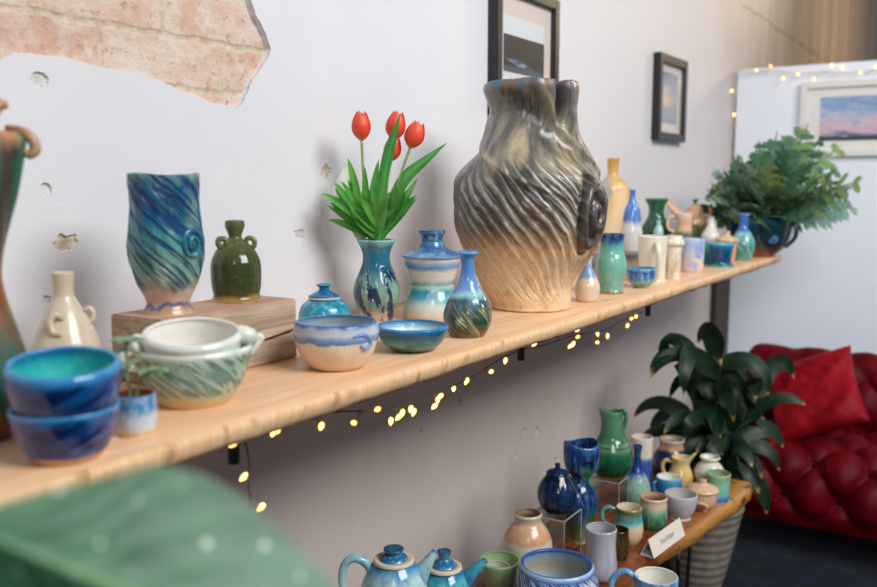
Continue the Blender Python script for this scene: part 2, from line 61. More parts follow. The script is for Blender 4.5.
 ('mug', 'mug', 'cream mug with a turquoise drip band and looped handle', (0.4801, 2.1941, 0.48), 0.3536, [(0.0288, 0.0), (0.0307, 0.0012), (0.0374, 0.0166), (0.0397, 0.0394), (0.0368, 0.065), (0.0346, 0.0848), (0.0354, 0.0933), (0.0343, 0.0962)], 'tealmug', 'sand', 0.75, 0.0036, 0, 'body', None, [('tube', 'handle', [(-0.0347, 0.0, 0.0849), (-0.0537, 0.0, 0.0918), (-0.0696, 0.0, 0.0819), (-0.0718, 0.0, 0.0617), (-0.0606, 0.0, 0.0455), (-0.0388, 0.0, 0.036)], (0.0052, 0.0055, 0.0055, 0.0055, 0.0052, 0.0049), 'tealhandle')]),
 ('cup', 'cup', 'dark brown glossy cup behind the lavender tumbler', (0.4961, 2.0768, 0.48), 0.3651, [(0.0223, 0.0), (0.0243, 0.0012), (0.0289, 0.0204), (0.0291, 0.0449), (0.027, 0.0667), (0.0275, 0.0748), (0.0265, 0.0776)], 'brown', 'brown', 0.85, 0.0026, 0, 'body', None, []),
 ('tumbler', 'cup', 'tall lavender grey tumbler beside the carved blue bowl', (0.505, 1.9374, 0.48), 0.385, [(0.026, 0.0), (0.0304, 0.0012), (0.0389, 0.0113), (0.0413, 0.0321), (0.0388, 0.0605), (0.0368, 0.0915), (0.0377, 0.1172), (0.0387, 0.1274), (0.0377, 0.1305)], 'lavender', 'lavender', 0.9, 0.0037, 0, 'body', None, []),
 ('bowl', 'bowl', 'large bowl carved with blue leaf strokes at the front of the bench', (0.4784, 1.7412, 0.48), 0.4362, [(0.06, 0.0), (0.0664, 0.0012), (0.0845, 0.0038), (0.0958, 0.0329), (0.0975, 0.0571), (0.0933, 0.0789), (0.0872, 0.0981), (0.084, 0.1053)], 'leafbowl', 'leafin', 0.9, 0.0092, 0, 'body', None, []),
 ('mug', 'mug', 'light blue mug with cream inside at the front edge of the bench', (0.666, 1.8802, 0.48), 0.3205, [(0.0418, 0.0), (0.045, 0.0012), (0.0494, 0.0162), (0.0505, 0.0478), (0.0511, 0.0648), (0.0497, 0.0696)], 'lbmug', 'whitein', 0.8, 0.0046, 0, 'body', None, [('tube', 'handle', [(-0.043, 0.0, 0.0575), (-0.0686, 0.0, 0.074), (-0.0912, 0.0, 0.0615), (-0.102, 0.0, 0.0356), (-0.0921, 0.0, 0.0071), (-0.0482, 0.0, -0.0021)], (0.0074, 0.0079, 0.0079, 0.0079, 0.0074, 0.007), 'lbmug')]),
]
SHELF_BULBS = [(0.37, 0.9253, 1.0793), (0.39, 0.935, 1.081), (0.41, 1.0134, 1.0735), (0.38, 1.1319, 1.0457), (0.4, 1.1733, 1.0634), (0.37, 1.2521, 1.0203), (0.39, 1.2601, 1.0364), (0.41, 1.2588, 1.047), (0.38, 1.3832, 1.0211), (0.4, 1.3728, 1.0453), (0.37, 1.4681, 1.0381), (0.39, 1.4864, 1.0524), (0.41, 1.5519, 1.0618), (0.38, 1.6683, 1.0627), (0.4, 1.77, 1.0862), (0.37, 2.0345, 1.0363), (0.39, 2.0347, 1.062), (0.41, 1.9852, 1.0886), (0.38, 2.1851, 1.0482), (0.4, 2.1385, 1.0322), (0.37, 2.2834, 1.0265), (0.39, 2.3836, 1.0439), (0.41, 2.397, 1.0705), (0.38, 2.4411, 1.0556), (0.4, 0.8388, 1.0886), (0.37, 0.8854, 1.0205), (0.39, 0.8988, 0.9738), (0.41, 0.9071, 1.0901), (0.38, 1.2633, 1.0267), (0.4, 1.2822, 1.0351), (0.37, 1.4087, 1.0268), (0.39, 2.0074, 1.0485)]
SHELF_WIRE = [(0.39, 0.8671, 1.0848), (0.39, 0.9053, 1.0908), (0.39, 0.973, 1.0908), (0.39, 1.026, 1.087), (0.39, 1.0972, 1.0748), (0.39, 1.1669, 1.0603), (0.39, 1.2425, 1.0488), (0.39, 1.3346, 1.0441), (0.39, 1.415, 1.0512), (0.39, 1.5251, 1.0583), (0.39, 1.6217, 1.0731), (0.39, 1.7275, 1.0774), (0.39, 1.8439, 1.071), (0.39, 2.0064, 1.0691), (0.39, 2.1923, 1.0559), (0.39, 2.3597, 1.0637), (0.39, 2.5086, 1.0685)]
DROP_WIRE = [(0.39, 0.8671, 1.0848), (0.39, 0.8732, 1.068), (0.39, 0.8757, 1.0417), (0.39, 0.8736, 1.0165), (0.39, 0.8771, 0.9894), (0.39, 0.8739, 0.9644), (0.39, 0.8795, 0.9275)]
PANEL_BULBS = [(0.1284, 4.86, 2.0469), (0.198, 4.86, 2.063), (0.2635, 4.86, 1.996), (0.335, 4.86, 2.0106), (0.4126, 4.86, 1.9823), (0.4931, 4.86, 2.0445), (0.5431, 4.86, 2.0315), (0.6282, 4.86, 2.0003), (0.6978, 4.86, 2.0232), (0.0041, 4.86, 1.9468), (-0.0196, 4.86, 1.6786), (0.0208, 4.86, 1.8208)]
PANEL_WIRE = [(-0.0009, 4.87, 1.582), (0.0054, 4.87, 1.6769), (0.011, 4.87, 1.8219), (0.0171, 4.87, 1.9512), (0.0189, 4.87, 2.0455), (0.087, 4.87, 2.0437), (0.1844, 4.87, 2.0427), (0.2665, 4.87, 2.0314), (0.3606, 4.87, 2.0168), (0.4648, 4.87, 2.0152), (0.5418, 4.87, 2.0046), (0.6167, 4.87, 2.0075), (0.7011, 4.87, 2.0096), (0.8099, 4.87, 2.0098)]
HOLE = [(0.767, 1.6357), (0.7901, 1.6488), (0.8164, 1.652), (0.84, 1.6518), (0.8785, 1.6517), (0.9129, 1.6477), (0.9567, 1.6444), (1.0069, 1.6405), (1.0427, 1.6382), (1.082, 1.6297), (1.1089, 1.6196), (1.1345, 1.6127), (1.1634, 1.6114), (1.1854, 1.6038), (1.2108, 1.6038), (1.2472, 1.5969), (1.2666, 1.61), (1.2753, 1.6243), (1.2871, 1.645), (1.3017, 1.664), (1.3251, 1.6883), (1.3461, 1.7126), (1.3467, 1.7306), (1.3415, 1.7459), (1.3251, 1.7673), (1.309, 1.7882), (1.2961, 1.8132)]
PEGS = [(0.39, 0.8472, 1.0669), (0.39, 1.7225, 1.0664), (0.39, 2.5533, 1.062)]
CHIPS = [((0.8608, 1.354), 0.0236, 0.018), ((0.8308, 1.6124), 0.0154, 0.0139), ((1.5161, 1.4768), 0.0207, 0.0178), ((0.8305, 1.4405), 0.0104, 0.0127), ((0.8215, 1.2642), 0.0087, 0.0081), ((1.4228, 1.3419), 0.016, 0.013), ((2.0877, 0.8254), 0.0138, 0.0148), ((2.5927, 0.6133), 0.019, 0.0211), ((2.4968, 0.64), 0.0179, 0.0103), ((2.7474, 0.4654), 0.025, 0.0186), ((2.4424, 0.5727), 0.0139, 0.0136), ((1.8877, 0.7906), 0.0096, 0.0083), ((3.2461, 0.5536), 0.0215, 0.0168)]
FRONT_LEAF = [[(0.8689, 0.208, 1.2887), (0.869, 0.208, 1.289), (0.8691, 0.2081, 1.2893), (0.8693, 0.2082, 1.2896), (0.8691, 0.2084, 1.2898), (0.8689, 0.2086, 1.29), (0.8688, 0.2088, 1.2903)], [(0.8723, 0.2123, 1.2774), (0.8733, 0.2129, 1.28), (0.8744, 0.2134, 1.2826), (0.8754, 0.214, 1.2851), (0.8741, 0.2158, 1.2867), (0.8728, 0.2175, 1.2883), (0.8716, 0.2193, 1.29)], [(0.8765, 0.2174, 1.2636), (0.8786, 0.2187, 1.2691), (0.8807, 0.2199, 1.2743), (0.8828, 0.221, 1.2796), (0.8803, 0.2247, 1.2829), (0.8778, 0.2285, 1.2863), (0.8753, 0.2323, 1.29)], [(0.8823, 0.2249, 1.2408), (0.8864, 0.2273, 1.2512), (0.8903, 0.2295, 1.2612), (0.8942, 0.2317, 1.2712), (0.8898, 0.2389, 1.2775), (0.8855, 0.2461, 1.2841), (0.8811, 0.2537, 1.2913)], [(0.8905, 0.2346, 1.2145), (0.8966, 0.2381, 1.2305), (0.9024, 0.2415, 1.2458), (0.9082, 0.2448, 1.2609), (0.9022, 0.2559, 1.2704), (0.8963, 0.2672, 1.2807), (0.8905, 0.2791, 1.2921)], [(0.896, 0.241, 1.1946), (0.9036, 0.2455, 1.215), (0.9109, 0.2498, 1.2344), (0.9181, 0.254, 1.2537), (0.911, 0.2683, 1.2658), (0.9042, 0.2829, 1.279), (0.8975, 0.2984, 1.2938)], [(0.9025, 0.2478, 1.1798), (0.911, 0.2529, 1.2029), (0.9192, 0.2577, 1.2252), (0.9274, 0.2625, 1.2471), (0.9198, 0.2789, 1.2607), (0.9127, 0.2957, 1.2758), (0.9057, 0.3136, 1.2929)], [(0.9178, 0.2618, 1.1655), (0.9265, 0.2671, 1.1897), (0.9349, 0.272, 1.2129), (0.9432, 0.2769, 1.2357), (0.9362, 0.2943, 1.2497), (0.9297, 0.3122, 1.2652), (0.9234, 0.3312, 1.2829)], [(0.9336, 0.2753, 1.1603), (0.9416, 0.2802, 1.183), (0.9493, 0.2847, 1.2046), (0.9569, 0.2893, 1.2261), (0.951, 0.3057, 1.2389), (0.9455, 0.3227, 1.253), (0.9403, 0.3406, 1.269)], [(0.9545, 0.293, 1.1569), (0.9613, 0.2971, 1.1765), (0.9678, 0.301, 1.1953), (0.9743, 0.3048, 1.2139), (0.9699, 0.3193, 1.2247), (0.9658, 0.3342, 1.2364), (0.9618, 0.3498, 1.2496)], [(0.9773, 0.3118, 1.1558), (0.9825, 0.315, 1.1713), (0.9876, 0.3181, 1.1863), (0.9926, 0.3211, 1.2011), (0.9897, 0.3328, 1.2094), (0.9869, 0.3448, 1.2184), (0.9842, 0.3573, 1.2282)], [(1.0028, 0.3325, 1.1598), (1.0059, 0.3344, 1.1694), (1.009, 0.3363, 1.1786), (1.012, 0.3381, 1.1877), (1.0105, 0.3455, 1.1927), (1.0091, 0.3529, 1.1979), (1.0077, 0.3607, 1.2035)], [(1.0208, 0.3469, 1.1659), (1.0222, 0.3478, 1.1703), (1.0236, 0.3486, 1.1746), (1.025, 0.3495, 1.1788), (1.0244, 0.3529, 1.1811), (1.0238, 0.3564, 1.1834), (1.0233, 0.36, 1.1858)], [(1.0326, 0.3561, 1.1723), (1.0327, 0.3562, 1.1727), (1.0328, 0.3563, 1.1731), (1.0329, 0.3563, 1.1734), (1.0329, 0.3566, 1.1736), (1.0328, 0.3569, 1.1738), (1.0328, 0.3572, 1.174)]]


# ------------------------------------------------------------------ helpers
def lin(h):
    h = h.lstrip('#')
    o = []
    for i in (0, 2, 4):
        c = int(h[i:i+2], 16) / 255
        o.append(c / 12.92 if c <= .04045 else ((c + .055) / 1.055) ** 2.4)
    return (*o, 1)

class NT:
    def __init__(s, name):
        s.m = bpy.data.materials.new(name); s.m.use_nodes = True
        s.t = s.m.node_tree; s.t.nodes.clear()
        s.out = s.n('ShaderNodeOutputMaterial'); s.b = s.n('ShaderNodeBsdfPrincipled')
        s.l(s.b.outputs[0], s.out.inputs[0])
    def n(s, typ, **kw):
        x = s.t.nodes.new(typ)
        for k, v in kw.items(): setattr(x, k, v)
        return x
    def l(s, a, b): s.t.links.new(a, b)
    def set(s, **kw):
        for k, v in kw.items(): s.b.inputs[k.replace('_', ' ')].default_value = v
    def val(s, x, sock):
        if isinstance(x, (int, float)): sock.default_value = x
        else: s.l(x, sock)
    def math(s, op, a, b=0.0, clamp=False):
        x = s.n('ShaderNodeMath', operation=op, use_clamp=clamp); s.val(a, x.inputs[0]); s.val(b, x.inputs[1]); return x.outputs[0]
    def mix(s, f, a, b):
        x = s.n('ShaderNodeMix', data_type='RGBA'); s.val(f, x.inputs[0])
        for v, i in ((a, 6), (b, 7)):
            if isinstance(v, str): x.inputs[i].default_value = lin(v)
            elif isinstance(v, tuple): x.inputs[i].default_value = v
            else: s.l(v, x.inputs[i])
        return x.outputs[2]
    def ramp(s, f, stops, interp='LINEAR'):
        x = s.n('ShaderNodeValToRGB'); s.l(f, x.inputs[0]); r = x.color_ramp; r.interpolation = interp
        while len(r.elements) > 1: r.elements.remove(r.elements[-1])
        r.elements[0].position = stops[0][0]; r.elements[0].color = lin(stops[0][1])
        for p, c in stops[1:]:
            e = r.elements.new(min(1, max(0, p))); e.color = lin(c)
        return x.outputs[0]
    def rng(s, f, a, b, c=0., d=1.):
        x = s.n('ShaderNodeMapRange'); s.l(f, x.inputs[0])
        for i, v in enumerate((a, b, c, d)): x.inputs[i+1].default_value = v
        return x.outputs[0]
    def noise(s, vec, scale=5, detail=3, rough=.55, dist=0):
        x = s.n('ShaderNodeTexNoise'); s.l(vec, x.inputs['Vector'])
        x.inputs['Scale'].default_value = scale; x.inputs['Detail'].default_value = detail
        x.inputs['Roughness'].default_value = rough; x.inputs['Distortion'].default_value = dist
        return x.outputs[0]
    def coord(s, which='Object', scale=None, loc=None):
        c = s.n('ShaderNodeTexCoord').outputs[which]
        if scale or loc:
            m = s.n('ShaderNodeMapping'); s.l(c, m.inputs[0])
            if scale: m.inputs['Scale'].default_value = scale
            if loc: m.inputs['Location'].default_value = loc
            return m.outputs[0]
        return c
    def sep(s, v):
        x = s.n('ShaderNodeSeparateXYZ'); s.l(v, x.inputs[0]); return x.outputs
    def comb(s, a, b, c=0.):
        x = s.n('ShaderNodeCombineXYZ')
        for i, v in enumerate((a, b, c)): s.val(v, x.inputs[i])
        return x.outputs[0]
    def bump(s, h, strength=.3, dist=.002):
        x = s.n('ShaderNodeBump'); s.l(h, x.inputs['Height']); x.inputs['Strength'].default_value = strength; x.inputs['Distance'].default_value = dist
        s.l(x.outputs[0], s.b.inputs['Normal'])
    def col(s, c): s.l(c, s.b.inputs['Base Color'])

def plain(name, hexc, rough=.5, metal=0, var=.0, vscale=20, bump=0, spec=.5):
    k = NT(name); k.set(Roughness=rough, Metallic=metal, Specular_IOR_Level=spec)
    if var:
        f = k.noise(k.coord('Object'), vscale, 4)
        c = lin(hexc); d = tuple(max(0, x*(1-var)) for x in c[:3]) + (1,)
        e = tuple(min(1, x*(1+var)) for x in c[:3]) + (1,)
        k.col(k.mix(k.rng(f, .3, .7), d, e))
        if bump: k.bump(f, bump, .002)
    else: k.set(Base_Color=lin(hexc))
    return k.m

GL = {}
def glaze(name, stops, ns=3.0, warp=.10, drip=False, mot=None, mots=9, mota=.5, diag=None, rough=.17, bump=.12, speck=None, ribs=0):
    """fired stoneware glaze: bands run round the pot, edges wander, streaks may be combed in"""
    k = NT('glaze_' + name); k.set(Roughness=rough, Specular_IOR_Level=.55)
    uv = k.sep(k.n('ShaderNodeUVMap').outputs[0]); u, v = uv[0], uv[1]
    g = k.coord('Generated', (1, 1, .22) if drip else None)
    n1 = k.noise(g, ns, 4, .6)
    t = k.math('ADD', v, k.math('MULTIPLY', k.math('SUBTRACT', n1, .5), warp*2))
    c = k.ramp(t, stops)
    h = n1
    if mot:
        n2 = k.noise(k.coord('Generated', (1, 1, .45)), mots, 5, .65)
        c = k.mix(k.math('MULTIPLY', k.rng(n2, .48, .66), mota), c, mot)
    if diag:
        hexc, cnt, tw, lo, hi, vlo, vhi, amt = diag
        dv = k.comb(k.math('ADD', k.math('MULTIPLY', u, cnt), k.math('MULTIPLY', v, tw)), k.math('MULTIPLY', v, 2.2), 0.)
        n3 = k.noise(dv, 1.0, 3, .6)
        msk = k.math('MULTIPLY', k.rng(n3, lo, hi), k.math('MULTIPLY', k.rng(t, vlo, vlo+.08), k.rng(t, vhi, vhi-.08)))
        c = k.mix(k.math('MULTIPLY', msk, amt), c, hexc)
        h = k.math('SUBTRACT', k.math('MULTIPLY', n1, .3), msk)
    if speck:
        n4 = k.noise(k.coord('Generated'), 70, 2, .5)
        c = k.mix(k.math('MULTIPLY', k.rng(n4, .64, .70), .6), c, speck)
    if ribs:
        h = k.math('ADD', h, k.math('MULTIPLY', k.math('SINE', k.math('MULTIPLY', v, ribs*6.283)), .15))
    k.col(c); k.bump(h, bump*2.2, .004)
    GL[name] = k.m
    return k.m

def mesh_obj(name, bm, mats, parent=None, smooth=True):
    me = bpy.data.meshes.new(name); bm.normal_update(); bm.to_mesh(me); bm.free()
    if not isinstance(mats, (list, tuple)): mats = [mats]
    for m in mats: me.materials.append(m)
    if smooth:
        for p in me.polygons: p.use_smooth = True
    o = bpy.data.objects.new(name, me); COL.objects.link(o)
    if parent: o.parent = parent
    return o

def empty(name, loc, rz=0):
    o = bpy.data.objects.new(name, None); COL.objects.link(o); o.location = loc; o.rotation_euler = (0, 0, rz); o.empty_display_size = .02
    return o

def tag(o, label=None, cat=None, group=None, kind=None):
    if label: o['label'] = label
    if cat: o['category'] = cat
    if group: o['group'] = group
    if kind: o['kind'] = kind
    return o

def catmull(pts, n):
    """smooth through points (tuples of any size), n samples per span"""
    P = [pts[0]] + list(pts) + [pts[-1]]
    out = []
    for i in range(1, len(P)-2):
        a, b, c, d = P[i-1], P[i], P[i+1], P[i+2]
        for j in range(n):
            t = j/n
            out.append(tuple(.5*((2*b[k]) + (-a[k]+c[k])*t + (2*a[k]-5*b[k]+4*c[k]-d[k])*t*t + (-a[k]+3*b[k]-3*c[k]+d[k])*t**3) for k in range(len(b))))
    out.append(tuple(pts[-1]))
    return out

def rings_to_bm(bm, rings, uvs, mat_ids, closed_bottom=True, closed_top=True):
    """rings: list of lists of Vector, joined in order; uvs v per ring; seam at the back (+Y)"""
    uvl = bm.loops.layers.uv.verify()
    V = [[bm.verts.new(p) for p in r] for r in rings]
    n = len(rings[0])
    for i in range(len(V)-1):
        for j in range(n):
            a, b = j, (j+1) % n
            f = bm.faces.new((V[i][a], V[i][b], V[i+1][b], V[i+1][a])); f.material_index = mat_ids[i]
            us = (j/n, (j+1)/n, (j+1)/n, j/n); vs = (uvs[i], uvs[i], uvs[i+1], uvs[i+1])
            for lp, uu, vv in zip(f.loops, us, vs): lp[uvl].uv = (uu, vv)
    if closed_bottom:
        f = bm.faces.new(list(reversed(V[0]))); f.material_index = mat_ids[0]
        for lp in f.loops: lp[uvl].uv = (.5, uvs[0])
    if closed_top:
        f = bm.faces.new(V[-1]); f.material_index = mat_ids[-1]
        for lp in f.loops: lp[uvl].uv = (.5, uvs[-1])
    return bm

def lathe(prof, op=None, th=.004, segs=72, mod=None, vr=None, sub=5):
    """turned pot; op = share of its height that is hollow"""
    p = catmull(prof, sub)
    p = [(max(.0004, r), z) for r, z in p]
    # keep z monotone enough near the rim
    h = max(z for r, z in p); z0 = prof[0][1]
    vr = vr or (0., h)
    path = [(r, z, 0) for r, z in p]
    if op:
        rt, zt = p[-1]
        path.append((rt - th*.25, zt + th*.32, 0)); path.append((rt - th*.75, zt + th*.30, 1))
        floor_z = max(z0 + th*1.2, z0 + (1-op)*(zt-z0))
        inner = [(r - th, z) for r, z in reversed(p) if z > floor_z]
        for r, z in inner:
            path.append((max(r, .001), z, 1))
        rl = path[-1][0]
        for k, (fr, dz) in enumerate(((.97, .25), (.85, .55), (.6, .85), (.3, .97), (.04, 1.))):
            path.append((max(.0008, rl*fr), path[-1][1] if False else (inner[-1][1] if inner else zt) - dz*min(th*2.2, max(.001, floor_z - z0 - th*.4)), 1))
    bm = bmesh.new(); rings = []; uvs = []; ids = []
    for r, z, mi in path:
        v = (z - vr[0]) / max(1e-5, vr[1]-vr[0]); ring = []
        for j in range(segs):
            a = PI/2 + 2*PI*j/segs
            rr, zz, tw = r, z, 0
            if mod and r > .004: rr, zz = mod(a, z, r, h)
            ring.append(Vector((rr*math.cos(a), rr*math.sin(a), zz)))
        rings.append(ring); uvs.append(v); ids.append(mi)
    rings_to_bm(bm, rings, uvs, ids[1:] + [ids[-1]])
    return bm

def tube_bm(pts, radii, segs=14, n=6, flat=1.0, bm=None, caps=True):
    pr = [tuple(p) + (r,) for p, r in zip(pts, radii)]
    sm = catmull(pr, n)
    bm = bm or bmesh.new(); rings = []
    prev = None
    for i, q in enumerate(sm):
        p = Vector(q[:3]); a = Vector(sm[max(0, i-1)][:3]); b = Vector(sm[min(len(sm)-1, i+1)][:3])
        t = (b-a); t = t.normalized() if t.length > 1e-9 else Vector((0, 0, 1))
        if prev is None:
            ref = Vector((0, 1, 0)) if abs(t.y) < .9 else Vector((1, 0, 0))
        else: ref = prev
        nrm = (ref - t*ref.dot(t)); nrm = nrm.normalized() if nrm.length > 1e-6 else Vector((1, 0, 0)); prev = nrm
        bi = t.cross(nrm)
        rings.append([p + (nrm*math.cos(2*PI*j/segs)*flat + bi*math.sin(2*PI*j/segs))*max(q[3], 1e-4) for j in range(segs)])
    rings_to_bm(bm, rings, [i/(len(rings)-1) for i in range(len(rings))], [0]*len(rings), caps, caps)
    return bm

def box_bm(x0, x1, y0, y1, z0, z1, bev=0, bm=None):
    bm2 = bmesh.new()
    bmesh.ops.create_cube(bm2, size=1)
    for v in bm2.verts: v.co = Vector((x0 + (v.co.x+.5)*(x1-x0), y0 + (v.co.y+.5)*(y1-y0), z0 + (v.co.z+.5)*(z1-z0)))
    if bev: bmesh.ops.bevel(bm2, geom=list(bm2.edges), offset=bev, segments=2, affect='EDGES')
    if bm is None: return bm2
    me = bpy.data.meshes.new('tmp'); bm2.to_mesh(me); bm2.free(); bm.from_mesh(me); bpy.data.meshes.remove(me)
    return bm

def fbm(x, y, z, o=3):
    s, a, f = 0, 1, 1
    for _ in range(o):
        s += a*noise.noise(Vector((x*f, y*f, z*f))); a *= .5; f *= 2.03
    return s

# ------------------------------------------------------------------ glazes
glaze('copper', [(0, '#8a4a22'), (.08, '#7d4526'), (.14, '#3f5a4c'), (.3, '#2e6156'), (.5, '#a4582c'), (.62, '#4c4a30'), (.85, '#1f3d31'), (.93, '#38342a'), (1, '#b98662')], warp=.12, mot='#0c7a5c', mota=.75, mots=6, diag=('#6b2f18', 16, 5, .52, .62, .1, .95, .6), rough=.33)
glaze('copperlip', [(0, '#9a5f3c'), (.5, '#c4a183'), (1, '#b58a68')], mot='#7a3f20', mota=.4, rough=.3)
glaze('cream', [(0, '#c2b49a'), (.5, '#d6cbb6'), (1, '#cfc3ac')], mot='#b09a78', mota=.35, mots=5, rough=.2)
glaze('bluebowl', [(0, '#c2985f'), (.13, '#c9a470'), (.17, '#163a82'), (.3, '#1d3f86'), (.5, '#0a3c7e'), (.75, '#073a7a'), (.93, '#0f5a96'), (1, '#2f8abf')], warp=.08, mot='#8a90bd', mota=.5, mots=2.2, diag=('#04174c', 9, -3, .46, .56, .2, .97, .85), rough=.12)
glaze('bluebowl2', [(0, '#0d3a7a'), (.3, '#083f80'), (.6, '#0d5294'), (.85, '#0a4a8c'), (1, '#3a95cc')], warp=.1, mot='#5070aa', mota=.45, mots=2.2, diag=('#04174c', 9, -3, .46, .56, .05, .93, .8), rough=.11)
glaze('tealin', [(0, '#2fc0b4'), (.5, '#35bdb2'), (.82, '#2aa5ae'), (.92, '#1673a6'), (1, '#2f83bd')], warp=.06, mot='#6bd9cc', mota=.4, mots=4, rough=.12)
glaze('plantpot', [(0, '#d9b98e'), (.12, '#dcc4a4'), (.2, '#c9cfd6'), (.5, '#b9cddd'), (.7, '#4f90c0'), (1, '#3a83bb')], warp=.16, drip=True, mot='#e8ecef', mota=.5, rough=.2)
glaze('terracotta', [(0, '#7b4630'), (1, '#a8613f')], rough=.6)
glaze('celadon', [(0, '#d3b080'), (.1, '#d6b78a'), (.25, '#c9c39c'), (.5, '#a9c4b0'), (.8, '#a3c4b4'), (.95, '#cbdccd'), (1, '#e4e8de')], warp=.07, mot='#88ae9c', mota=.5, mots=4, diag=('#5f8f80', 42, 9, .48, .56, .2, .93, .85), rough=.16, bump=.4)
glaze('celadonin', [(0, '#dfe2d6'), (1, '#dde6dc')], mot='#b9d0c0', mota=.45, mots=4, rough=.15)
glaze('whitein', [(0, '#eae6da'), (1, '#e8e6de')], rough=.14)
glaze('bluevase', [(0, '#c9a58a'), (.04, '#b58a66'), (.065, '#34508e'), (.09, '#c9a893'), (.17, '#cdad98'), (.19, '#a89684'), (.3, '#6f9c90'), (.5, '#3f8f92'), (.68, '#176a8c'), (.85, '#0f5580'), (.95, '#17668c'), (1, '#6f9c96')], warp=.12, mot='#8fb5a4', mota=.6, mots=4, diag=('#0c3470', 24, 17, .48, .58, .17, 1.2, .85), rough=.18, bump=.5)
glaze('bluevasein', [(0, '#2b6f8f'), (1, '#3f86a0')], rough=.2)
glaze('olive', [(0, '#a8824a'), (.06, '#8f7a42'), (.1, '#464c28'), (.4, '#3c4826'), (.7, '#525c34'), (1, '#5c6440')], warp=.06, mot='#2a3a1e', mota=.6, mots=5, ribs=9, rough=.12)
glaze('olivelug', [(0, '#5b6a3e'), (1, '#6f6a48')], mot='#a89a78', mota=.5, rough=.2)
glaze('turq', [(0, '#156f8f'), (.35, '#1d92ae'), (.6, '#2a9fb4'), (.85, '#1f86a6'), (1, '#1d6f9a')], warp=.1, mot='#79cdd0', mota=.7, mots=7, rough=.13)
glaze('bluelid', [(0, '#e4d5bb'), (.1, '#dcccb0'), (.16, '#155a8c'), (.6, '#1a6596'), (1, '#2c8aa6')], warp=.04, mot='#4fb0bd', mota=.4, rough=.13)
glaze('yarn', [(0, '#d6b08c'), (.12, '#e2c8ac'), (.55, '#e8d6c2'), (.615, '#e2d2c4'), (.64, '#4f7fbc'), (.74, '#86a8d2'), (.82, '#c4ccd8'), (.93, '#b4c2d4'), (1, '#2763a8')], warp=.09, ns=6, drip=True, mot='#c9a98d', mota=.25, mots=5, rough=.16)
glaze('yarnin', [(0, '#b5b3a2'), (.6, '#bfc0b4'), (.88, '#98a9b6'), (1, '#4a7db6')], warp=.08, rough=.16)
glaze('yarnnotch', [(0, '#5f8fc4'), (1, '#87a9d2')], rough=.18)
glaze('dish', [(0, '#33504a'), (.12, '#3c6a62'), (.35, '#6fa394'), (.55, '#3d8093'), (.75, '#1c5f86'), (.93, '#2272a4'), (1, '#2f86c0')], warp=.09, mot='#1b4c62', mota=.6, mots=4, diag=('#17495f', 3, 1, .5, .6, .1, .95, .4), rough=.13)
glaze('dishin', [(0, '#e3e8e2'), (.62, '#dfe9e6'), (.8, '#7fb3c8'), (1, '#2673b0')], warp=.05, rough=.1)
glaze('tulipvase', [(0, '#d6b49c'), (.1, '#c9ab90'), (.16, '#7f9a86'), (.4, '#86ab98'), (.55, '#5f8f8c'), (.66, '#1f5f80'), (.92, '#33788f'), (1, '#8fc0bb')], warp=.07, drip=True, mot='#2a5f80', mota=.5, mots=5, diag=('#0f2850', 13, 1.6, .5, .56, -.3, .68, .95), rough=.12, bump=.35)
glaze('canister', [(0, '#d8b795'), (.1, '#d8c4ae'), (.25, '#cbd6d2'), (.36, '#3a9aae'), (.46, '#1f7f9c'), (.54, '#9fd0c6'), (.58, '#6a8f8f'), (.66, '#c6cfc6'), (.78, '#d6d3c8'), (.86, '#5585bb'), (.92, '#8aa8cc'), (1, '#e0d0c0')], warp=.05, mot='#cfe3dd', mota=.35, mots=4, rough=.15)
glaze('canlid', [(0, '#7f9fc6'), (.12, '#4479b4'), (.35, '#2a5f92'), (.55, '#4c83a4'), (.75, '#1f4f80'), (.9, '#3f79a5'), (1, '#234a78')], warp=.05, mot='#a8c8cc', mota=.5, mots=5, rough=.13)
glaze('bottlen', [(0, '#8a6236'), (.05, '#5f4c2c'), (.12, '#34422c'), (.3, '#2f4f48'), (.43, '#245a6a'), (.5, '#9fd0d2'), (.56, '#7099d2'), (.8, '#4f80c6'), (.95, '#4478c0'), (1, '#6599cc')], warp=.08, mot='#84b0c2', mota=.35, mots=6, diag=('#a59c66', 30, 15, .5, .57, -.2, .44, .8), rough=.12, bump=.4)
glaze('bud', [(0, '#d5bfa6'), (.5, '#d8c4ad'), (.58, '#6f97cc'), (.8, '#8fb0d8'), (1, '#d9d6cc')], warp=.09, drip=True, rough=.2)
glaze('ochre', [(0, '#e3c9a0'), (.3, '#e0bd84'), (.6, '#dcb176'), (.8, '#d9a864'), (1, '#c08a38')], warp=.08, mot='#f0dcc0', mota=.5, mots=3, diag=('#9aa3a6', 5, 0, .56, .62, .3, .86, .8), rough=.2)
glaze('bluewhite', [(0, '#c3bdb8'), (.42, '#cfc9c2'), (.5, '#3a6cb4'), (.8, '#4c7fc2'), (1, '#3f6fb0')], warp=.1, mot='#a9bcd8', mota=.5, rough=.18)
glaze('seajug', [(0, '#b0653c'), (.03, '#93775a'), (.06, '#69a08c'), (.4, '#74ad99'), (.75, '#6fae9e'), (.84, '#4f93a0'), (.92, '#173f7c'), (1, '#102f6a')], ns=5, warp=.14, drip=True, mot='#8cc4b2', mota=.4, mots=5, ribs=7, rough=.15)
glaze('smallblue', [(0, '#5f7f60'), (.3, '#7fa08c'), (.5, '#2f6fae'), (.85, '#1b4f96'), (1, '#3f8ab8')], warp=.16, drip=True, mot='#b4d3de', mota=.55, rough=.15)
glaze('smallbluein', [(0, '#7ea9b6'), (1, '#3f8fb4')], rough=.15)
glaze('bottlegreen', [(0, '#16382a'), (.3, '#1f4a35'), (.6, '#2a5a40'), (1, '#2f6b50')], mot='#0f2a20', mota=.5, rough=.12)
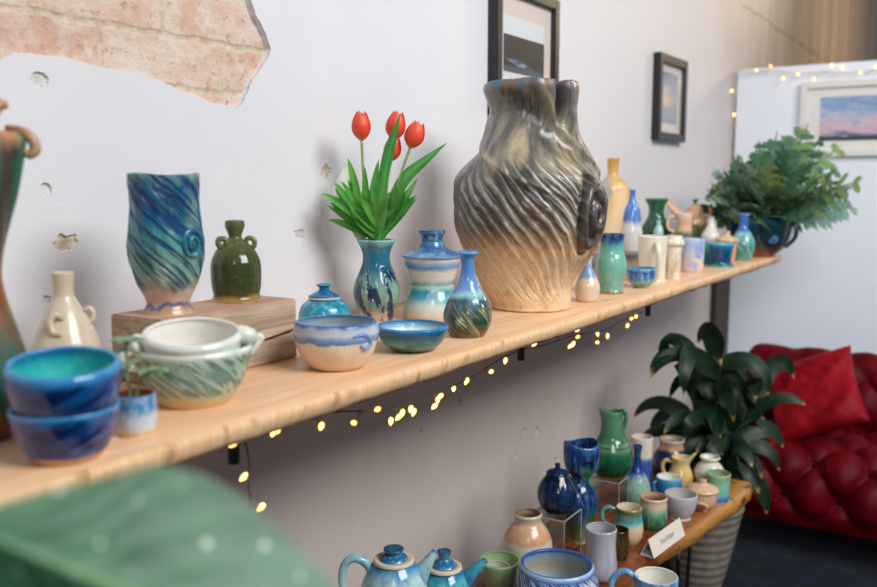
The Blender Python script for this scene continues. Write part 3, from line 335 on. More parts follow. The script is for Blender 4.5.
glaze('aqua', [(0, '#8fb8b4'), (1, '#a8ccc6')], rough=.08)
glaze('creammug', [(0, '#d9cbb0'), (.2, '#e4dac6'), (1, '#e6dfce')], mot='#cdbb98', mota=.3, mots=4, rough=.16)
glaze('creamspot', [(0, '#ddd0b4'), (1, '#e6dcc6')], mot='#a98f55', mota=.7, mots=3.5, rough=.18)
glaze('marble', [(0, '#d8a98a'), (.15, '#dcc0b0'), (.5, '#c3c0cf'), (.85, '#9fb6da'), (1, '#b8c6de')], warp=.15, mot='#6f93cf', mota=.8, mots=2.6, diag=('#e8c9b6', 6, 5, .52, .6, .1, .95, .8), rough=.16)
glaze('peachjug', [(0, '#5c6038'), (.3, '#67704a'), (.45, '#cfb48f'), (.65, '#d9a486'), (.85, '#d8b09a'), (1, '#e3ccb8')], warp=.07, rough=.16)
glaze('peachpot', [(0, '#3c3c20'), (.25, '#48502c'), (.45, '#5e6e40'), (.52, '#d8a67c'), (1, '#e0b694')], warp=.06, mot='#cf8f66', mota=.35, rough=.16)
glaze('peachlid', [(0, '#d8a67c'), (.5, '#c9a480'), (.62, '#4c6f50'), (1, '#3f6548')], rough=.15)
glaze('peachhandle', [(0, '#e0b694'), (1, '#e3b290')], rough=.18)
glaze('whiteb', [(0, '#d8d3c8'), (1, '#e3e0d8')], rough=.2)
glaze('turqcup', [(0, '#1b7480'), (1, '#2f93a0')], mot='#165a70', mota=.5, rough=.15)
glaze('tealbowl', [(0, '#7fae94'), (.1, '#2d6a70'), (.25, '#103f66'), (.7, '#12527e'), (.92, '#2280a4'), (1, '#7fb8c0')], warp=.07, mot='#0c2f5a', mota=.5, rough=.13)
glaze('peachjar', [(0, '#c98c5e'), (1, '#d9a47c')], rough=.2)
glaze('peachjar2', [(0, '#d9ae88'), (.6, '#e0c0a0'), (1, '#d6b494')], mot='#c48f66', mota=.4, rough=.16)
glaze('bluegreenv', [(0, '#5f9080'), (.3, '#4f8c84'), (.5, '#79b8b0'), (.58, '#8fc4c0'), (.64, '#3f6fb8'), (.85, '#3a66b4'), (1, '#5f8ccc')], warp=.06, mot='#2f7078', mota=.5, mots=4, diag=('#9fc8b8', 12, 5, .53, .6, -.2, .5, .6), rough=.13)
glaze('teapotb', [(0, '#7fb9cc'), (.6, '#a9d2d6'), (.88, '#b4dada'), (.96, '#4f94c4'), (1, '#1f5f9c')], warp=.10, drip=True, mot='#2f78b4', mota=.6, mots=5, rough=.12)
glaze('teapotlid', [(0, '#3f83b4'), (.4, '#1c5f92'), (.7, '#3f8fae'), (1, '#123f70')], mot='#79b9c9', mota=.5, rough=.12)
glaze('teapott', [(0, '#1f6f96'), (.6, '#3f9fb4'), (.88, '#4fb0ba'), (.97, '#1f6fa0'), (1, '#164f80')], warp=.12, drip=True, mot='#15608c', mota=.6, mots=5, rough=.12)
glaze('sand', [(0, '#d9c6a2'), (1, '#e0d0b0')], rough=.35)
glaze('greendish', [(0, '#9aa87c'), (1, '#8fae80')], mot='#b9c49c', mota=.5, rough=.16)
glaze('greendishin', [(0, '#c98a68'), (.45, '#d6a488'), (.7, '#9fb488'), (1, '#86a878')], warp=.12, rough=.14)
glaze('greybowl', [(0, '#a8a49c'), (1, '#bdb9b0')], mot='#8f8c88', mota=.4, rough=.2)
glaze('greybowlin', [(0, '#b0aba6'), (1, '#c3bfb8')], rough=.16)
glaze('peachband', [(0, '#b9b3a0'), (.4, '#c6c4b4'), (.55, '#c3c6b8'), (.6, '#c9966c'), (.72, '#cf9c74'), (.84, '#c8a283'), (.92, '#c9bda6'), (1, '#c4b8a4')], ns=4.5, warp=.06, drip=True, mot='#dccfba', mota=.3, rough=.2)
glaze('darkin', [(0, '#2a1a12'), (.8, '#4a3020'), (1, '#8f7a62')], rough=.3)
glaze('navy', [(0, '#070d20'), (.4, '#0c2348'), (.8, '#0a1e42'), (1, '#060f28')], drip=True, warp=.15, mot='#174a78', mota=.6, mots=5, rough=.08)
glaze('hourglass', [(0, '#c9b489'), (.04, '#7a6a35'), (.18, '#55602c'), (.27, '#1f5a54'), (.38, '#0a2858'), (.5, '#0a2f5c'), (.62, '#08294e'), (.75, '#061c44'), (.95, '#0c3066'), (1, '#2a568a')], drip=True, warp=.13, mot='#6f98c8', mota=.4, mots=10, diag=('#4f9a62', 3, .3, .56, .66, .05, .98, .85), rough=.1)
glaze('greenp', [(0, '#c08a5a'), (.03, '#a87f50'), (.06, '#12382a'), (.22, '#124a32'), (.40, '#1c6846'), (.46, '#6a8f6a'), (.49, '#2a6a48'), (.52, '#7a9a74'), (.56, '#3a7552'), (.7, '#477c5a'), (1, '#568a68')], warp=.03, mot='#10402a', mota=.4, mots=5, rough=.09)
glaze('cobalt', [(0, '#6f9a86'), (.3, '#8fb49f'), (.44, '#86ae9e'), (.5, '#6f8fc0'), (.56, '#12348a'), (1, '#0a286c')], warp=.07, mot='#4f7a6a', mota=.6, mots=12, rough=.14, bump=.5)
glaze('whitecyl', [(0, '#143a84'), (.5, '#1c4a9a'), (.57, '#4f70b0'), (.62, '#d4cabb'), (1, '#dcd2c4')], warp=.07, mot='#cfc3b2', mota=.2, rough=.2)
glaze('navycream', [(0, '#0f1a34'), (.55, '#132448'), (.72, '#16294e'), (.78, '#b98d68'), (.9, '#c4a282'), (1, '#a89c90')], ns=4, warp=.10, drip=True, rough=.12)
glaze('tanin', [(0, '#6f5a48'), (1, '#a8937e')], rough=.25)
glaze('yellow', [(0, '#c9a35c'), (.5, '#d8b872'), (1, '#dcc48c')], mot='#cf9f55', mota=.4, mots=4, rough=.14)
glaze('whitev', [(0, '#c9c4b4'), (1, '#d8d6ca')], mot='#b8b8ac', mota=.3, rough=.18)
glaze('tealcup', [(0, '#2b5fae'), (.14, '#3a78b8'), (.26, '#6fb4b4'), (.6, '#84c0a8'), (.9, '#79a878'), (1, '#a8a070')], warp=.08, drip=True, mot='#a9d6c4', mota=.5, rough=.13)
glaze('bluemug', [(0, '#1c5592'), (.5, '#2468a8'), (1, '#4f9ac8')], drip=True, warp=.15, mot='#6fb0d4', mota=.5, rough=.13)
glaze('greyb', [(0, '#b9b4ba'), (1, '#bdb9c0')], speck='#7f7a82', mot='#a5a0a8', mota=.4, rough=.18)
glaze('peachlb', [(0, '#c4926c'), (.4, '#cfa88a'), (1, '#d4b49a')], mot='#a87858', mota=.4, rough=.18)
glaze('greencup', [(0, '#1f4f3a'), (.25, '#2c6a4c'), (.5, '#4c8a66'), (.66, '#8fae90'), (.76, '#d4b69c'), (1, '#d9c0a4')], drip=True, warp=.16, mot='#a8cdb4', mota=.45, rough=.13)
glaze('brownin', [(0, '#5a3018'), (.7, '#7a4424'), (1, '#c9a582')], rough=.2)
glaze('tealmug', [(0, '#d0a884'), (.3, '#dcbfa0'), (.5, '#d8c4a8'), (.58, '#8fc4c4'), (.68, '#3a9fac'), (.8, '#3f8f8a'), (.9, '#5f6a48'), (1, '#7a7a50')], ns=4, drip=True, warp=.08, mot='#c9a080', mota=.3, rough=.13)
glaze('tealhandle', [(0, '#4f8c80'), (.5, '#5fae9e'), (1, '#3f7a70')], rough=.14)
glaze('brown', [(0, '#2a1a0e'), (.6, '#4a3418'), (1, '#33200f')], mot='#5f5220', mota=.5, rough=.08)
glaze('lavender', [(0, '#a09cae'), (.5, '#aaa9b8'), (1, '#b0aeb8')], drip=True, warp=.1, mot='#c9c6cf', mota=.55, mots=4, rough=.16)
glaze('leafbowl', [(0, '#1b4c8c'), (.5, '#184e9a'), (.85, '#184e9c'), (.93, '#2a66b0'), (1, '#a8c4dc')], warp=.04, diag=('#d0dfe8', 80, 15, .48, .54, -.2, .95, .9), rough=.13, bump=.3)
glaze('leafin', [(0, '#7fa3c4'), (.35, '#a8b8be'), (.6, '#b8a888'), (.8, '#a9b4b4'), (.93, '#8fb0cc'), (1, '#2a5fae')], warp=.13, rough=.12)
glaze('mint', [(0, '#8fc4b4'), (1, '#a8d4c6')], rough=.2)
glaze('lbmug', [(0, '#3f83b8'), (.5, '#6fa9d0'), (.8, '#7fb4d8'), (1, '#2f74b4')], drip=True, warp=.12, mot='#b4d6e4', mota=.5, rough=.13)
glaze('knobblue', [(0, '#1c5f8c'), (.5, '#3f8f9c'), (1, '#123f78')], mot='#0c2f66', mota=.6, mots=3, rough=.15)
glaze('fernpot', [(0, '#8a4a24'), (.15, '#6f4a34'), (.35, '#2f3a40'), (.6, '#1f3a44'), (.85, '#16404a'), (.95, '#2f6a74'), (1, '#1b3a40')], warp=.12, mot='#0f2a34', mota=.6, mots=4, rough=.12)

soil = plain('potting_soil', '#3a2a20', .95, var=.5, vscale=90, bump=.6)

# ------------------------------------------------------------------ leaf builders
def leaf_mat(name, hexa, hexb, rough=.35, tip=None, vein=None, sheen=0):
    k = NT(name); k.set(Roughness=rough, Specular_IOR_Level=.5)
    uv = k.sep(k.n('ShaderNodeUVMap').outputs[0])
    n1 = k.noise(k.coord('Object'), 18, 3)
    st = k.noise(k.comb(k.math('MULTIPLY', uv[0], 14.), k.math('MULTIPLY', uv[1], 1.5), 0.), 1., 2)
    c = k.mix(k.rng(k.math('ADD', k.math('MULTIPLY', n1, .7), k.math('MULTIPLY', st, .3)), .35, .65), hexa, hexb)
    if vein:
        d = k.math('ABSOLUTE', k.math('SUBTRACT', uv[0], .5))
        c = k.mix(k.rng(d, .05, .0), c, vein)
    if tip:
        c = k.mix(k.math('MULTIPLY', k.rng(k.math('ADD', uv[1], k.math('MULTIPLY', n1, .1)), .97, 1.02), 1.), c, tip)
    k.col(c); k.bump(st, .25, .002)
    tl = k.n('ShaderNodeBsdfTranslucent'); k.l(c, tl.inputs[0])
    ms = k.n('ShaderNodeMixShader'); ms.inputs[0].default_value = .18
    k.l(k.b.outputs[0], ms.inputs[1]); k.l(tl.outputs[0], ms.inputs[2]); k.l(ms.outputs[0], k.out.inputs[0])
    return k.m

def blade(bm, base, d, up, length, width, droop=.6, fold=.25, n=10, wprof=None, twist=0, m=3, side=0., thick=.0):
    """arched leaf: midrib leaves base along d and sags against up; cross-section folded along the midrib"""
    uvl = bm.loops.layers.uv.verify()
    p = Vector(base); d = Vector(d).normalized(); up = Vector(up).normalized()
    step = length/n; rows = []
    for i in range(n+1):
        t = i/n
        w = (wprof(t) if wprof else (math.sin(PI*min(1, t*.93+.07))**.75)) * width/2
        lat = d.cross(up)
        lat = lat.normalized() if lat.length > 1e-5 else Vector((1, 0, 0))
        nr = lat.cross(d).normalized()
        if twist:
            lat2 = (Matrix.Rotation(twist*t, 3, d) @ lat); nr = (Matrix.Rotation(twist*t, 3, d) @ nr); lat = lat2
        row = []
        for j in range(-m, m+1):
            s = j/m
            row.append(bm.verts.new(p + lat*s*w + nr*(abs(s)**1.3*w*fold + thick)))
        rows.append(row)
        d = (d + Vector((0, 0, -1))*droop*step/length*(.4+1.2*t) + lat*side*step/length).normalized()
        p = p + d*step
    for i in range(n):
        for j in range(2*m):
            f = bm.faces.new((rows[i][j], rows[i][j+1], rows[i+1][j+1], rows[i+1][j]))
            q = ((j/(2*m), i/n), ((j+1)/(2*m), i/n), ((j+1)/(2*m), (i+1)/n), (j/(2*m), (i+1)/n))
            for lp, w in zip(f.loops, q): lp[uvl].uv = w
    return bm

# ------------------------------------------------------------------ pots
M_SUCC = leaf_mat('succulent_green', '#6f9a72', '#9cc09a', .45)
def spiral_bm(rx, rz):
    """raised coil of clay, seen from -Y"""
    bm = bmesh.new(); pts = []; rad = []
    for i in range(22):
        t = i/21; a = t*2*PI*1.9
        pts.append((rx*(1-.86*t)*math.cos(a), -.004-.007*t, rz*(1-.86*t)*math.sin(a))); rad.append(.0042*(1-.35*t))
    tube_bm(pts, rad, 10, 3, bm=bm)
    # domed pad under the coil
    rings = [[Vector((rx*1.1*f*math.cos(2*PI*j/24), .006-.009*math.sqrt(max(0, 1-f*f)), rz*1.1*f*math.sin(2*PI*j/24))) for j in range(24)] for f in (1., .85, .6, .3, .05)]
    rings_to_bm(bm, rings, [0, .3, .5, .8, 1], [0]*5)
    return bm

def mod_fn(mod):
    if not mod: return None
    if mod[0] == 'twist':
        _, n, a = mod
        return lambda th, z, r, h: (r*(1 + a*math.sin(n*th + 9*z/h) + .02*fbm(math.cos(th)*3, math.sin(th)*3, z*30)), z)
    if mod[0] == 'lobes':
        _, n, a = mod
        return lambda th, z, r, h: (r*(1 - a*abs(math.cos(n*th/2))**6 * math.sin(PI*min(1, max(0, z/h)))), z)
    if mod[0] == 'wobble':
        _, n, a = mod
        return lambda th, z, r, h: (r*(1 + a*math.sin(n*th + 3*z/h) + .03*fbm(math.cos(th)*2, math.sin(th)*2, z*20)), z + (.006*math.sin(2*th+.5) if z > .85*h else 0))
    if mod[0] == 'spout':
        _, an, a, dz = mod
        def fs(th, z, r, h):
            d = (th - an + PI) % (2*PI) - PI
            k = math.exp(-(d/.5)**2) * max(0, min(1, (z/h-.72)/.28))**1.5
            return r*(1 + a*k), z + dz*h*k
        return fs
    if mod[0] == 'bluevase':
        def fn(th, z, r, h):
            t = z/h
            k = max(0, min(1, (t-.14)/.08))
            g = .030*math.sin(4*th + 5*t) + .018*math.sin(17*th + 26*t)*(1 if t < .95 else 0) + .02*fbm(math.cos(th)*3, math.sin(th)*3, t*6)
            return r*(1 + g*k), z + (.0016*math.sin(2*th+1.)+.0008*math.sin(5*th) if t > .9 else 0)
        return fn

for (nm, cat, lab, loc, rz, prof, m, mi, op, th, tilt, rname, mod, parts) in POTS:
    bm = lathe(prof, op, th, mod=mod_fn(mod), segs=112 if mod else 72)
    if not parts:
        o = mesh_obj(nm, bm, [GL[m], GL[mi]]); o.location = loc; o.rotation_euler = (R(tilt), 0, rz)
        tag(o, lab, cat); continue
    root = empty(nm, loc, rz); root.rotation_euler = (R(tilt), 0, rz); tag(root, lab, cat)
    mesh_obj(rname, bm, [GL[m], GL[mi]], root)
    for q in parts:
        if q[0] == 'lathe':
            zs = [z for r, z in q[2]]
            pr = list(q[2])
            if pr[0][0] > .003: pr = [(pr[0][0]*.6, pr[0][1]-.0005)] + pr
            cut = next((i for i in range(2, len(pr)-2) if pr[i][0] <= pr[i-1][0] and pr[i][0] < pr[i+1][0]), None) if q[1] == 'lid' else None
            vr = (min(zs), max(zs))
            if cut is None:
                mesh_obj(q[1], lathe(pr, None, vr=vr, sub=4), GL[q[3]], root)
            else:
                lo = mesh_obj('lid', lathe(pr[:cut+1], None, vr=vr, sub=4), GL[q[3]], root)
                mesh_obj('knob', lathe(pr[cut:], None, vr=vr, sub=4), GL[q[3]], lo)
        elif q[0] == 'tube':
            mesh_obj(q[1], tube_bm(q[2], q[3]), GL[q[4]], root)
        elif q[0] == 'spiral':
            o = mesh_obj(q[1], spiral_bm(*q[3]), GL[q[4]], root)
            o.location = (q[2][0]*.96, -.034, q[2][1]); o.rotation_euler = (0, 0, R(34))
        elif q[0] == 'succ':
            r = max(x[0] for x in prof); h = prof[-1][1]
            b = bmesh.new()
            rings = [[Vector((r*.86*f*math.cos(2*PI*j/24), r*.86*f*math.sin(2*PI*j/24), h*.86 + .003*(1-f) + .0012*fbm(f*9, j, 0))) for j in range(24)] for f in (1, .66, .33, .02)]
            rings_to_bm(b, rings, [0, .3, .6, 1], [0]*4, False, True)
            mesh_obj('soil', b, soil, root)
            # inner clay pot lip
            st = bmesh.new(); lf = bmesh.new()
            def stem(pts, cl):
                tube_bm(pts, [.0016]*len(pts), 8, 4, bm=st)
                for base, az, el, ln, wd in cl:
                    d = Vector((math.cos(az)*math.cos(el), math.sin(az)*math.cos(el), math.sin(el)))
                    blade(lf, base, d, (0, 0, 1), ln, wd, .35, .35, 6, m=2)
            top = (-.007, -.004, h+.062)
            stem([(-.005, 0, h*.85), (-.007, 0, h+.02), (-.008, -.002, h+.045), top], [(top, a, .35, .024, .017) for a in (0, 1.1, 2.3, 3.3, 4.4, 5.3)] + [((-.008, 0, h+.035), a, .25, .022, .015) for a in (.4, 2.8, 4.9)])
            t2 = (.020, -.008, h+.028)
            stem([(0, 0, h*.85), (.006, -.003, h+.014), (.014, -.006, h+.024), t2], [(t2, a, .1, .022, .017) for a in (-.4, .8, 2., 4., 5.2)])
            t3 = (-.020, -.010, h+.052)
            stem([(-.006, 0, h+.01), (-.012, -.004, h+.03), (-.017, -.008, h+.044), t3], [(t3, a, .15, .022, .016) for a in (.3, 1.7, 3.2, 4.4)])
            mesh_obj('stem', st, M_SUCC, root); mesh_obj('foliage', lf, M_SUCC, root)

# green pitcher rings, on its own body: slim raised bands (part)
# ------------------------------------------------------------------ giant carved vase
def giant_vase():
    root = empty('carved_vase', (.3275, 1.8922, 1.15), .4706)
    tag(root, 'giant dark stoneware vase with twisted folds, combed grooves and tan foot', 'vase')
    O = [(-.0905,.0905,0), (-.0975,.0965,.004), (-.0975,.0965,.012), (-.108,.0965,.03), (-.1231,.0975,.0552), (-.1386,.1145,.0871), (-.1650,.1480,.1360), (-.1876,.1739,.1942), (-.1914,.1815,.2450), (-.1900,.1785,.2761), (-.1820,.1660,.3143), (-.1600,.1409,.3500), (-.1260,.1060,.3974), (-.1062,.0965,.4280), (-.0945,.0985,.4703), (-.1043,.1060,.4983), (-.1150,.1095,.5193), (-.1150,.1085,.5340)]
    S = catmull(O, 16)
    H = .534; n = 440
    bm = bmesh.new(); cl = bm.loops.layers.color.new('glaze') if False else None
    rings = []; cols = []; uvs = []; ids = []
    C = lambda h: Vector(lin(h)[:3])
    tan, tan2, cream, dark, grey, beige, blue, rust, black, teal = map(C, ('#e2c298', '#bd8a52', '#f6eedd', '#2e2a25', '#625f5a', '#b7a98c', '#3f7a96', '#9a6a2c', '#1f1a16', '#4f8c96'))
    def lerp(a, b, t): t = max(0, min(1, t)); return a*(1-t) + b*t
    def sst(a, b, x): t = max(0, min(1, (x-a)/(b-a))); return t*t*(3-2*t)
    for (lx, rx_, z) in S:
        c0 = (lx+rx_)/2; r0 = (rx_-lx)/2; t = z/H
        ring = []; col = []
        for j in range(n):
            th = PI/2 + 2*PI*j/n
            ux, uy = math.cos(th), math.sin(th)
            # folds that wind down from the neck
            k = sst(.42, .72, t)
            ph = th + 2.6*(t-1.0)*-1.0*-1.0
            w_ = max(0, 1 - t); psi = 3*th + 4.4 - (5*w_ + 20*w_*w_)
            fold = -abs(math.sin(psi/2))**.8
            ridge = math.exp(-((math.sin(psi/2))/.16)**2)
            fd = k*(.0115*math.sin(psi) + .009*ridge)*(1.15-.75*sst(.85, 1, t))
            # combed grooves
            g1 = 36*th + 92*t + 2.2*fbm(ux*2.2, uy*2.2, t*2.5)
            amp = sst(.03, .12, t)*(1-sst(.56, .70, t))
            patch = .55 + .6*fbm(ux*3+5, uy*3, t*3)
            gv = math.sin(g1)
            gro = max(0, gv)**2*amp*max(.12, min(1, patch+.3))
            fine = math.sin(2.1*g1 + 3*fbm(ux*5, uy*5, t*6))
            dr = -.0055*gro - .0012*amp*max(0, fine) + fd + .004*fbm(ux*2, uy*2, t*3)
            # coil relief on the right flank
            da = (th + .62 + PI) % (2*PI) - PI      # th = -.62 looks right and forward
            a = da*.18/.050; b = (t - .44)/.165
            rr = math.hypot(a, b)
            if rr < 1.25:
                an = math.atan2(b, a)
                sp = math.cos(2*PI*(rr*1.9 - an/(2*PI)))
                m_ = 1 - sst(.95, 1.25, rr)
                dr = dr*(1-m_) + m_*(.005*(1-rr*rr*.5) + .0055*sp)
                edge = math.exp(-((rr-1.08)/.09)**2); dr -= .010*edge
                coil = m_
            else: coil, sp = 0, 0
            # pinched notch at the rim, right of the middle
            na = ((th + .95 + PI) % (2*PI)) - PI
            nk = math.exp(-(na/.11)**2)*sst(.74, .95, t)
            dr -= .042*nk
            r = r0 + dr
            zz = z + (.0016*math.sin(3*th+1) + .001*math.sin(7*th) + .0015*fbm(ux*8, uy*8, 0))*sst(.9, 1, t) - .005*nk
            ring.append(Vector((c0 + r*ux, r*uy, zz)))
            # glaze colour
            nz = fbm(ux*3.3, uy*3.3, t*5)
            nf = fbm(ux*14, uy*14, t*20)
            tt = t + .05*nz
            base = lerp(tan, tan2, sst(.14, .34, tt) )
            base = lerp(base, lerp(dark, rust, .25+.5*max(0, nz)), sst(.27, .40, tt))
            base = lerp(base, lerp(dark, grey, .45+.5*nz), sst(.38, .55, tt))
            base = lerp(base, lerp(grey, beige, .55+1.2*nz), sst(.55, .66, tt))
            base = lerp(base, lerp(grey, dark, .35+.7*nf), sst(.72, .9, tt)*.75)
            # pale slip left standing in the combed lines, dark glaze between
            ln = max(0, gv)**6*amp*max(0, min(1, patch*1.1+.25 + .5*nf))
            ln = max(ln, .8*amp*max(0, fine-.55)*2.2*max(0, min(1, patch-.1)))
            base = lerp(base, cream, .95*min(1, ln))
            base = lerp(base, black, .85*max(0, -gv)**1.5*amp*sst(.24, .42, tt)*(.6+.8*max(0, nf)))
            if .34 < tt < .62: base = lerp(base, teal, .45*max(0, nf)*max(0, -gv))
            base = lerp(base, beige, .55*k*ridge*(.6+nf*.5))
            base = lerp(base, black, .75*k*sst(.2, .95, -math.sin(psi))*(.7+.5*nf)*(1-.6*sst(.93, 1, t)))
            if coil: base = lerp(base, lerp(black, grey, .30+.30*sp+.2*nf), coil*.9)
            base = lerp(base, black, .6*nk)
            rim = sst(.945, .98, t + .03*nz + .015*nf)
            base = lerp(base, lerp(blue, rust, .45+.9*fbm(ux*6, uy*6, t*14)), rim*.9)
            base = lerp(base, tan, .5*(1-sst(.0, .03, t)))
            col.append(base)
        rings.append(ring); cols.append(col); uvs.append(t); ids.append(0)
    # inside of the neck
    lx, rx_, z = S[-1]; last = rings[-1]
    for f, dz in ((.985, .003), (.95, .002), (.91, -.006), (.76, -.03), (.66, -.06), (.62, -.10), (.62, -.16), (.4, -.2), (.05, -.2)):
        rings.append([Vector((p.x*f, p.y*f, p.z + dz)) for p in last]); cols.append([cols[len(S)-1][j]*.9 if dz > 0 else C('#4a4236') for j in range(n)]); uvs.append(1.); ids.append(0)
    lay = None
    rings_to_bm(bm, rings, uvs, ids)
    k = NT('giant_vase_glaze'); k.set(Roughness=.27, Specular_IOR_Level=.5)
    at = k.n('ShaderNodeAttribute', attribute_name='glaze')
    nn = k.noise(k.coord('Object'), 55, 5, .65)
    k.col(k.mix(k.math('MULTIPLY', k.rng(nn, .5, .75), .35), at.outputs['Color'], '#2a241c'))
    k.bump(nn, .18, .003)
    o = mesh_obj('body', bm, k.m, root)
    ca = o.data.color_attributes.new('glaze', 'FLOAT_COLOR', 'POINT')
    flat = []
    for cc in cols:
        for c in cc: flat.extend((max(0, c.x), max(0, c.y), max(0, c.z), 1))
    ca.data.foreach_set('color', flat)
giant_vase()

# ------------------------------------------------------------------ room shell
def wall_mat():
    k = NT('painted_plaster'); k.set(Specular_IOR_Level=.4)
    co = k.coord('Object'); s = k.sep(co)
    n1 = k.noise(k.coord('Object', (1, 1, 1)), 2.2, 5, .6)
    n2 = k.noise(co, 38, 4, .6); n3 = k.noise(co, 9, 4, .7)
    st = k.noise(k.coord('Object', (1, 3.2, .22)), 2.0, 4, .6)
    c = k.mix(k.rng(n1, .3, .7), '#dadce2', '#e1e3e8')
    # pinkish, then tan further along: warm, dimmer light and streaked reflections painted in
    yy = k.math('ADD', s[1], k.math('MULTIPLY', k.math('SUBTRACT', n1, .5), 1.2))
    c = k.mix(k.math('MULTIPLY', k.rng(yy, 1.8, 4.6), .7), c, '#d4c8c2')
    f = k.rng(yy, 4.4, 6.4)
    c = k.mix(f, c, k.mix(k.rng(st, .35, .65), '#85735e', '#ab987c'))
    # hairline crack and rubbed marks
    sc = k.noise(k.coord('Object', (1, 1.0, 2.5)), 3.1, 5, .7)
    c = k.mix(k.rng(k.math('ADD', s[2], k.math('MULTIPLY', n3, .06)), 1.17, 1.13), c, k.mix(k.rng(n1, .3, .7), '#c7bbb5', '#d1c7c1'))  # dimmer, warmer light below the shelf painted in as a greyer tone
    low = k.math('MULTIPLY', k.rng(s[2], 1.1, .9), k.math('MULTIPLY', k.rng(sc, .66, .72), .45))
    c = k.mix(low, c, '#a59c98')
    ck = k.math('ABSOLUTE', k.math('SUBTRACT', k.math('ADD', s[2], k.math('MULTIPLY', k.math('SUBTRACT', n3, .5), .09)), 2.42))
    cm = k.math('MULTIPLY', k.rng(ck, .012, .004), k.math('MULTIPLY', k.rng(s[1], 4.9, 5.1), k.rng(s[1], 7.6, 7.3)))
    c = k.mix(k.math('MULTIPLY', cm, .6), c, '#54463a')
    k.col(c)
    k.l(k.rng(f, 0, 1, .55, .3), k.b.inputs['Roughness'])
    vor = k.n('ShaderNodeTexVoronoi', feature='F1'); k.l(co, vor.inputs['Vector']); vor.inputs['Scale'].default_value = 16
    pim = k.rng(vor.outputs[0], .10, .03)
    h = k.math('ADD', k.math('ADD', k.math('MULTIPLY', n2, .22), k.math('MULTIPLY', n3, .6)), k.math('MULTIPLY', pim, .35))
    k.bump(h, .22, .007)
    return k.m
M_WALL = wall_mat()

def brick_mat():
    k = NT('worn_brick'); k.set(Roughness=.85)
    co = k.coord('Object'); s = k.sep(co)
    w = k.math('MULTIPLY', k.math('SUBTRACT', k.noise(co, 22, 3), .5), .012)
    v = k.comb(k.math('ADD', s[1], w), k.math('ADD', s[2], w), 0.)
    mp = k.n('ShaderNodeMapping'); k.l(v, mp.inputs[0]); mp.inputs['Location'].default_value = (-.926+.265*4 - .026, -1.727+.093*20 + .008, 0)
    b = k.n('ShaderNodeTexBrick'); k.l(mp.outputs[0], b.inputs['Vector'])
    b.inputs['Scale'].default_value = 1; b.inputs['Brick Width'].default_value = .265; b.inputs['Row Height'].default_value = .093
    b.inputs['Mortar Size'].default_value = .0085; b.inputs['Mortar Smooth'].default_value = .8; b.inputs['Bias'].default_value = 0
    b.inputs['Color1'].default_value = lin('#cfa48f'); b.inputs['Color2'].default_value = lin('#d9bda8'); b.inputs['Mortar'].default_value = lin('#cbb89f')
    n1 = k.noise(co, 14, 5, .7); n2 = k.noise(co, 48, 5, .7)
    c = k.mix(k.math('MULTIPLY', k.rng(n1, .40, .60), .85), b.outputs[0], '#ded2c6')
    c = k.mix(k.math('MULTIPLY', k.rng(n2, .58, .7), .7), c, '#b0654c')
    c = k.mix(k.math('MULTIPLY', b.outputs['Fac'], .8), c, k.mix(k.rng(n2, .4, .6), '#c0ae94', '#ddd0ba'))
    n5 = k.noise(k.coord('Object', (1, 1, 2.2)), 30, 5, .75); c = k.mix(k.math('MULTIPLY', k.rng(n5, .58, .68), .55), c, '#a58f78')
    k.col(c)
    k.bump(k.math('SUBTRACT', k.math('ADD', k.math('MULTIPLY', n1, .9), k.math('MULTIPLY', n2, .5)), k.math('MULTIPLY', b.outputs['Fac'], .25)), .8, .010)
    return k.m
M_BRICK = brick_mat()
M_CHIP = plain('bare_plaster', '#cdbba6', .9, var=.35, vscale=60, bump=.7)

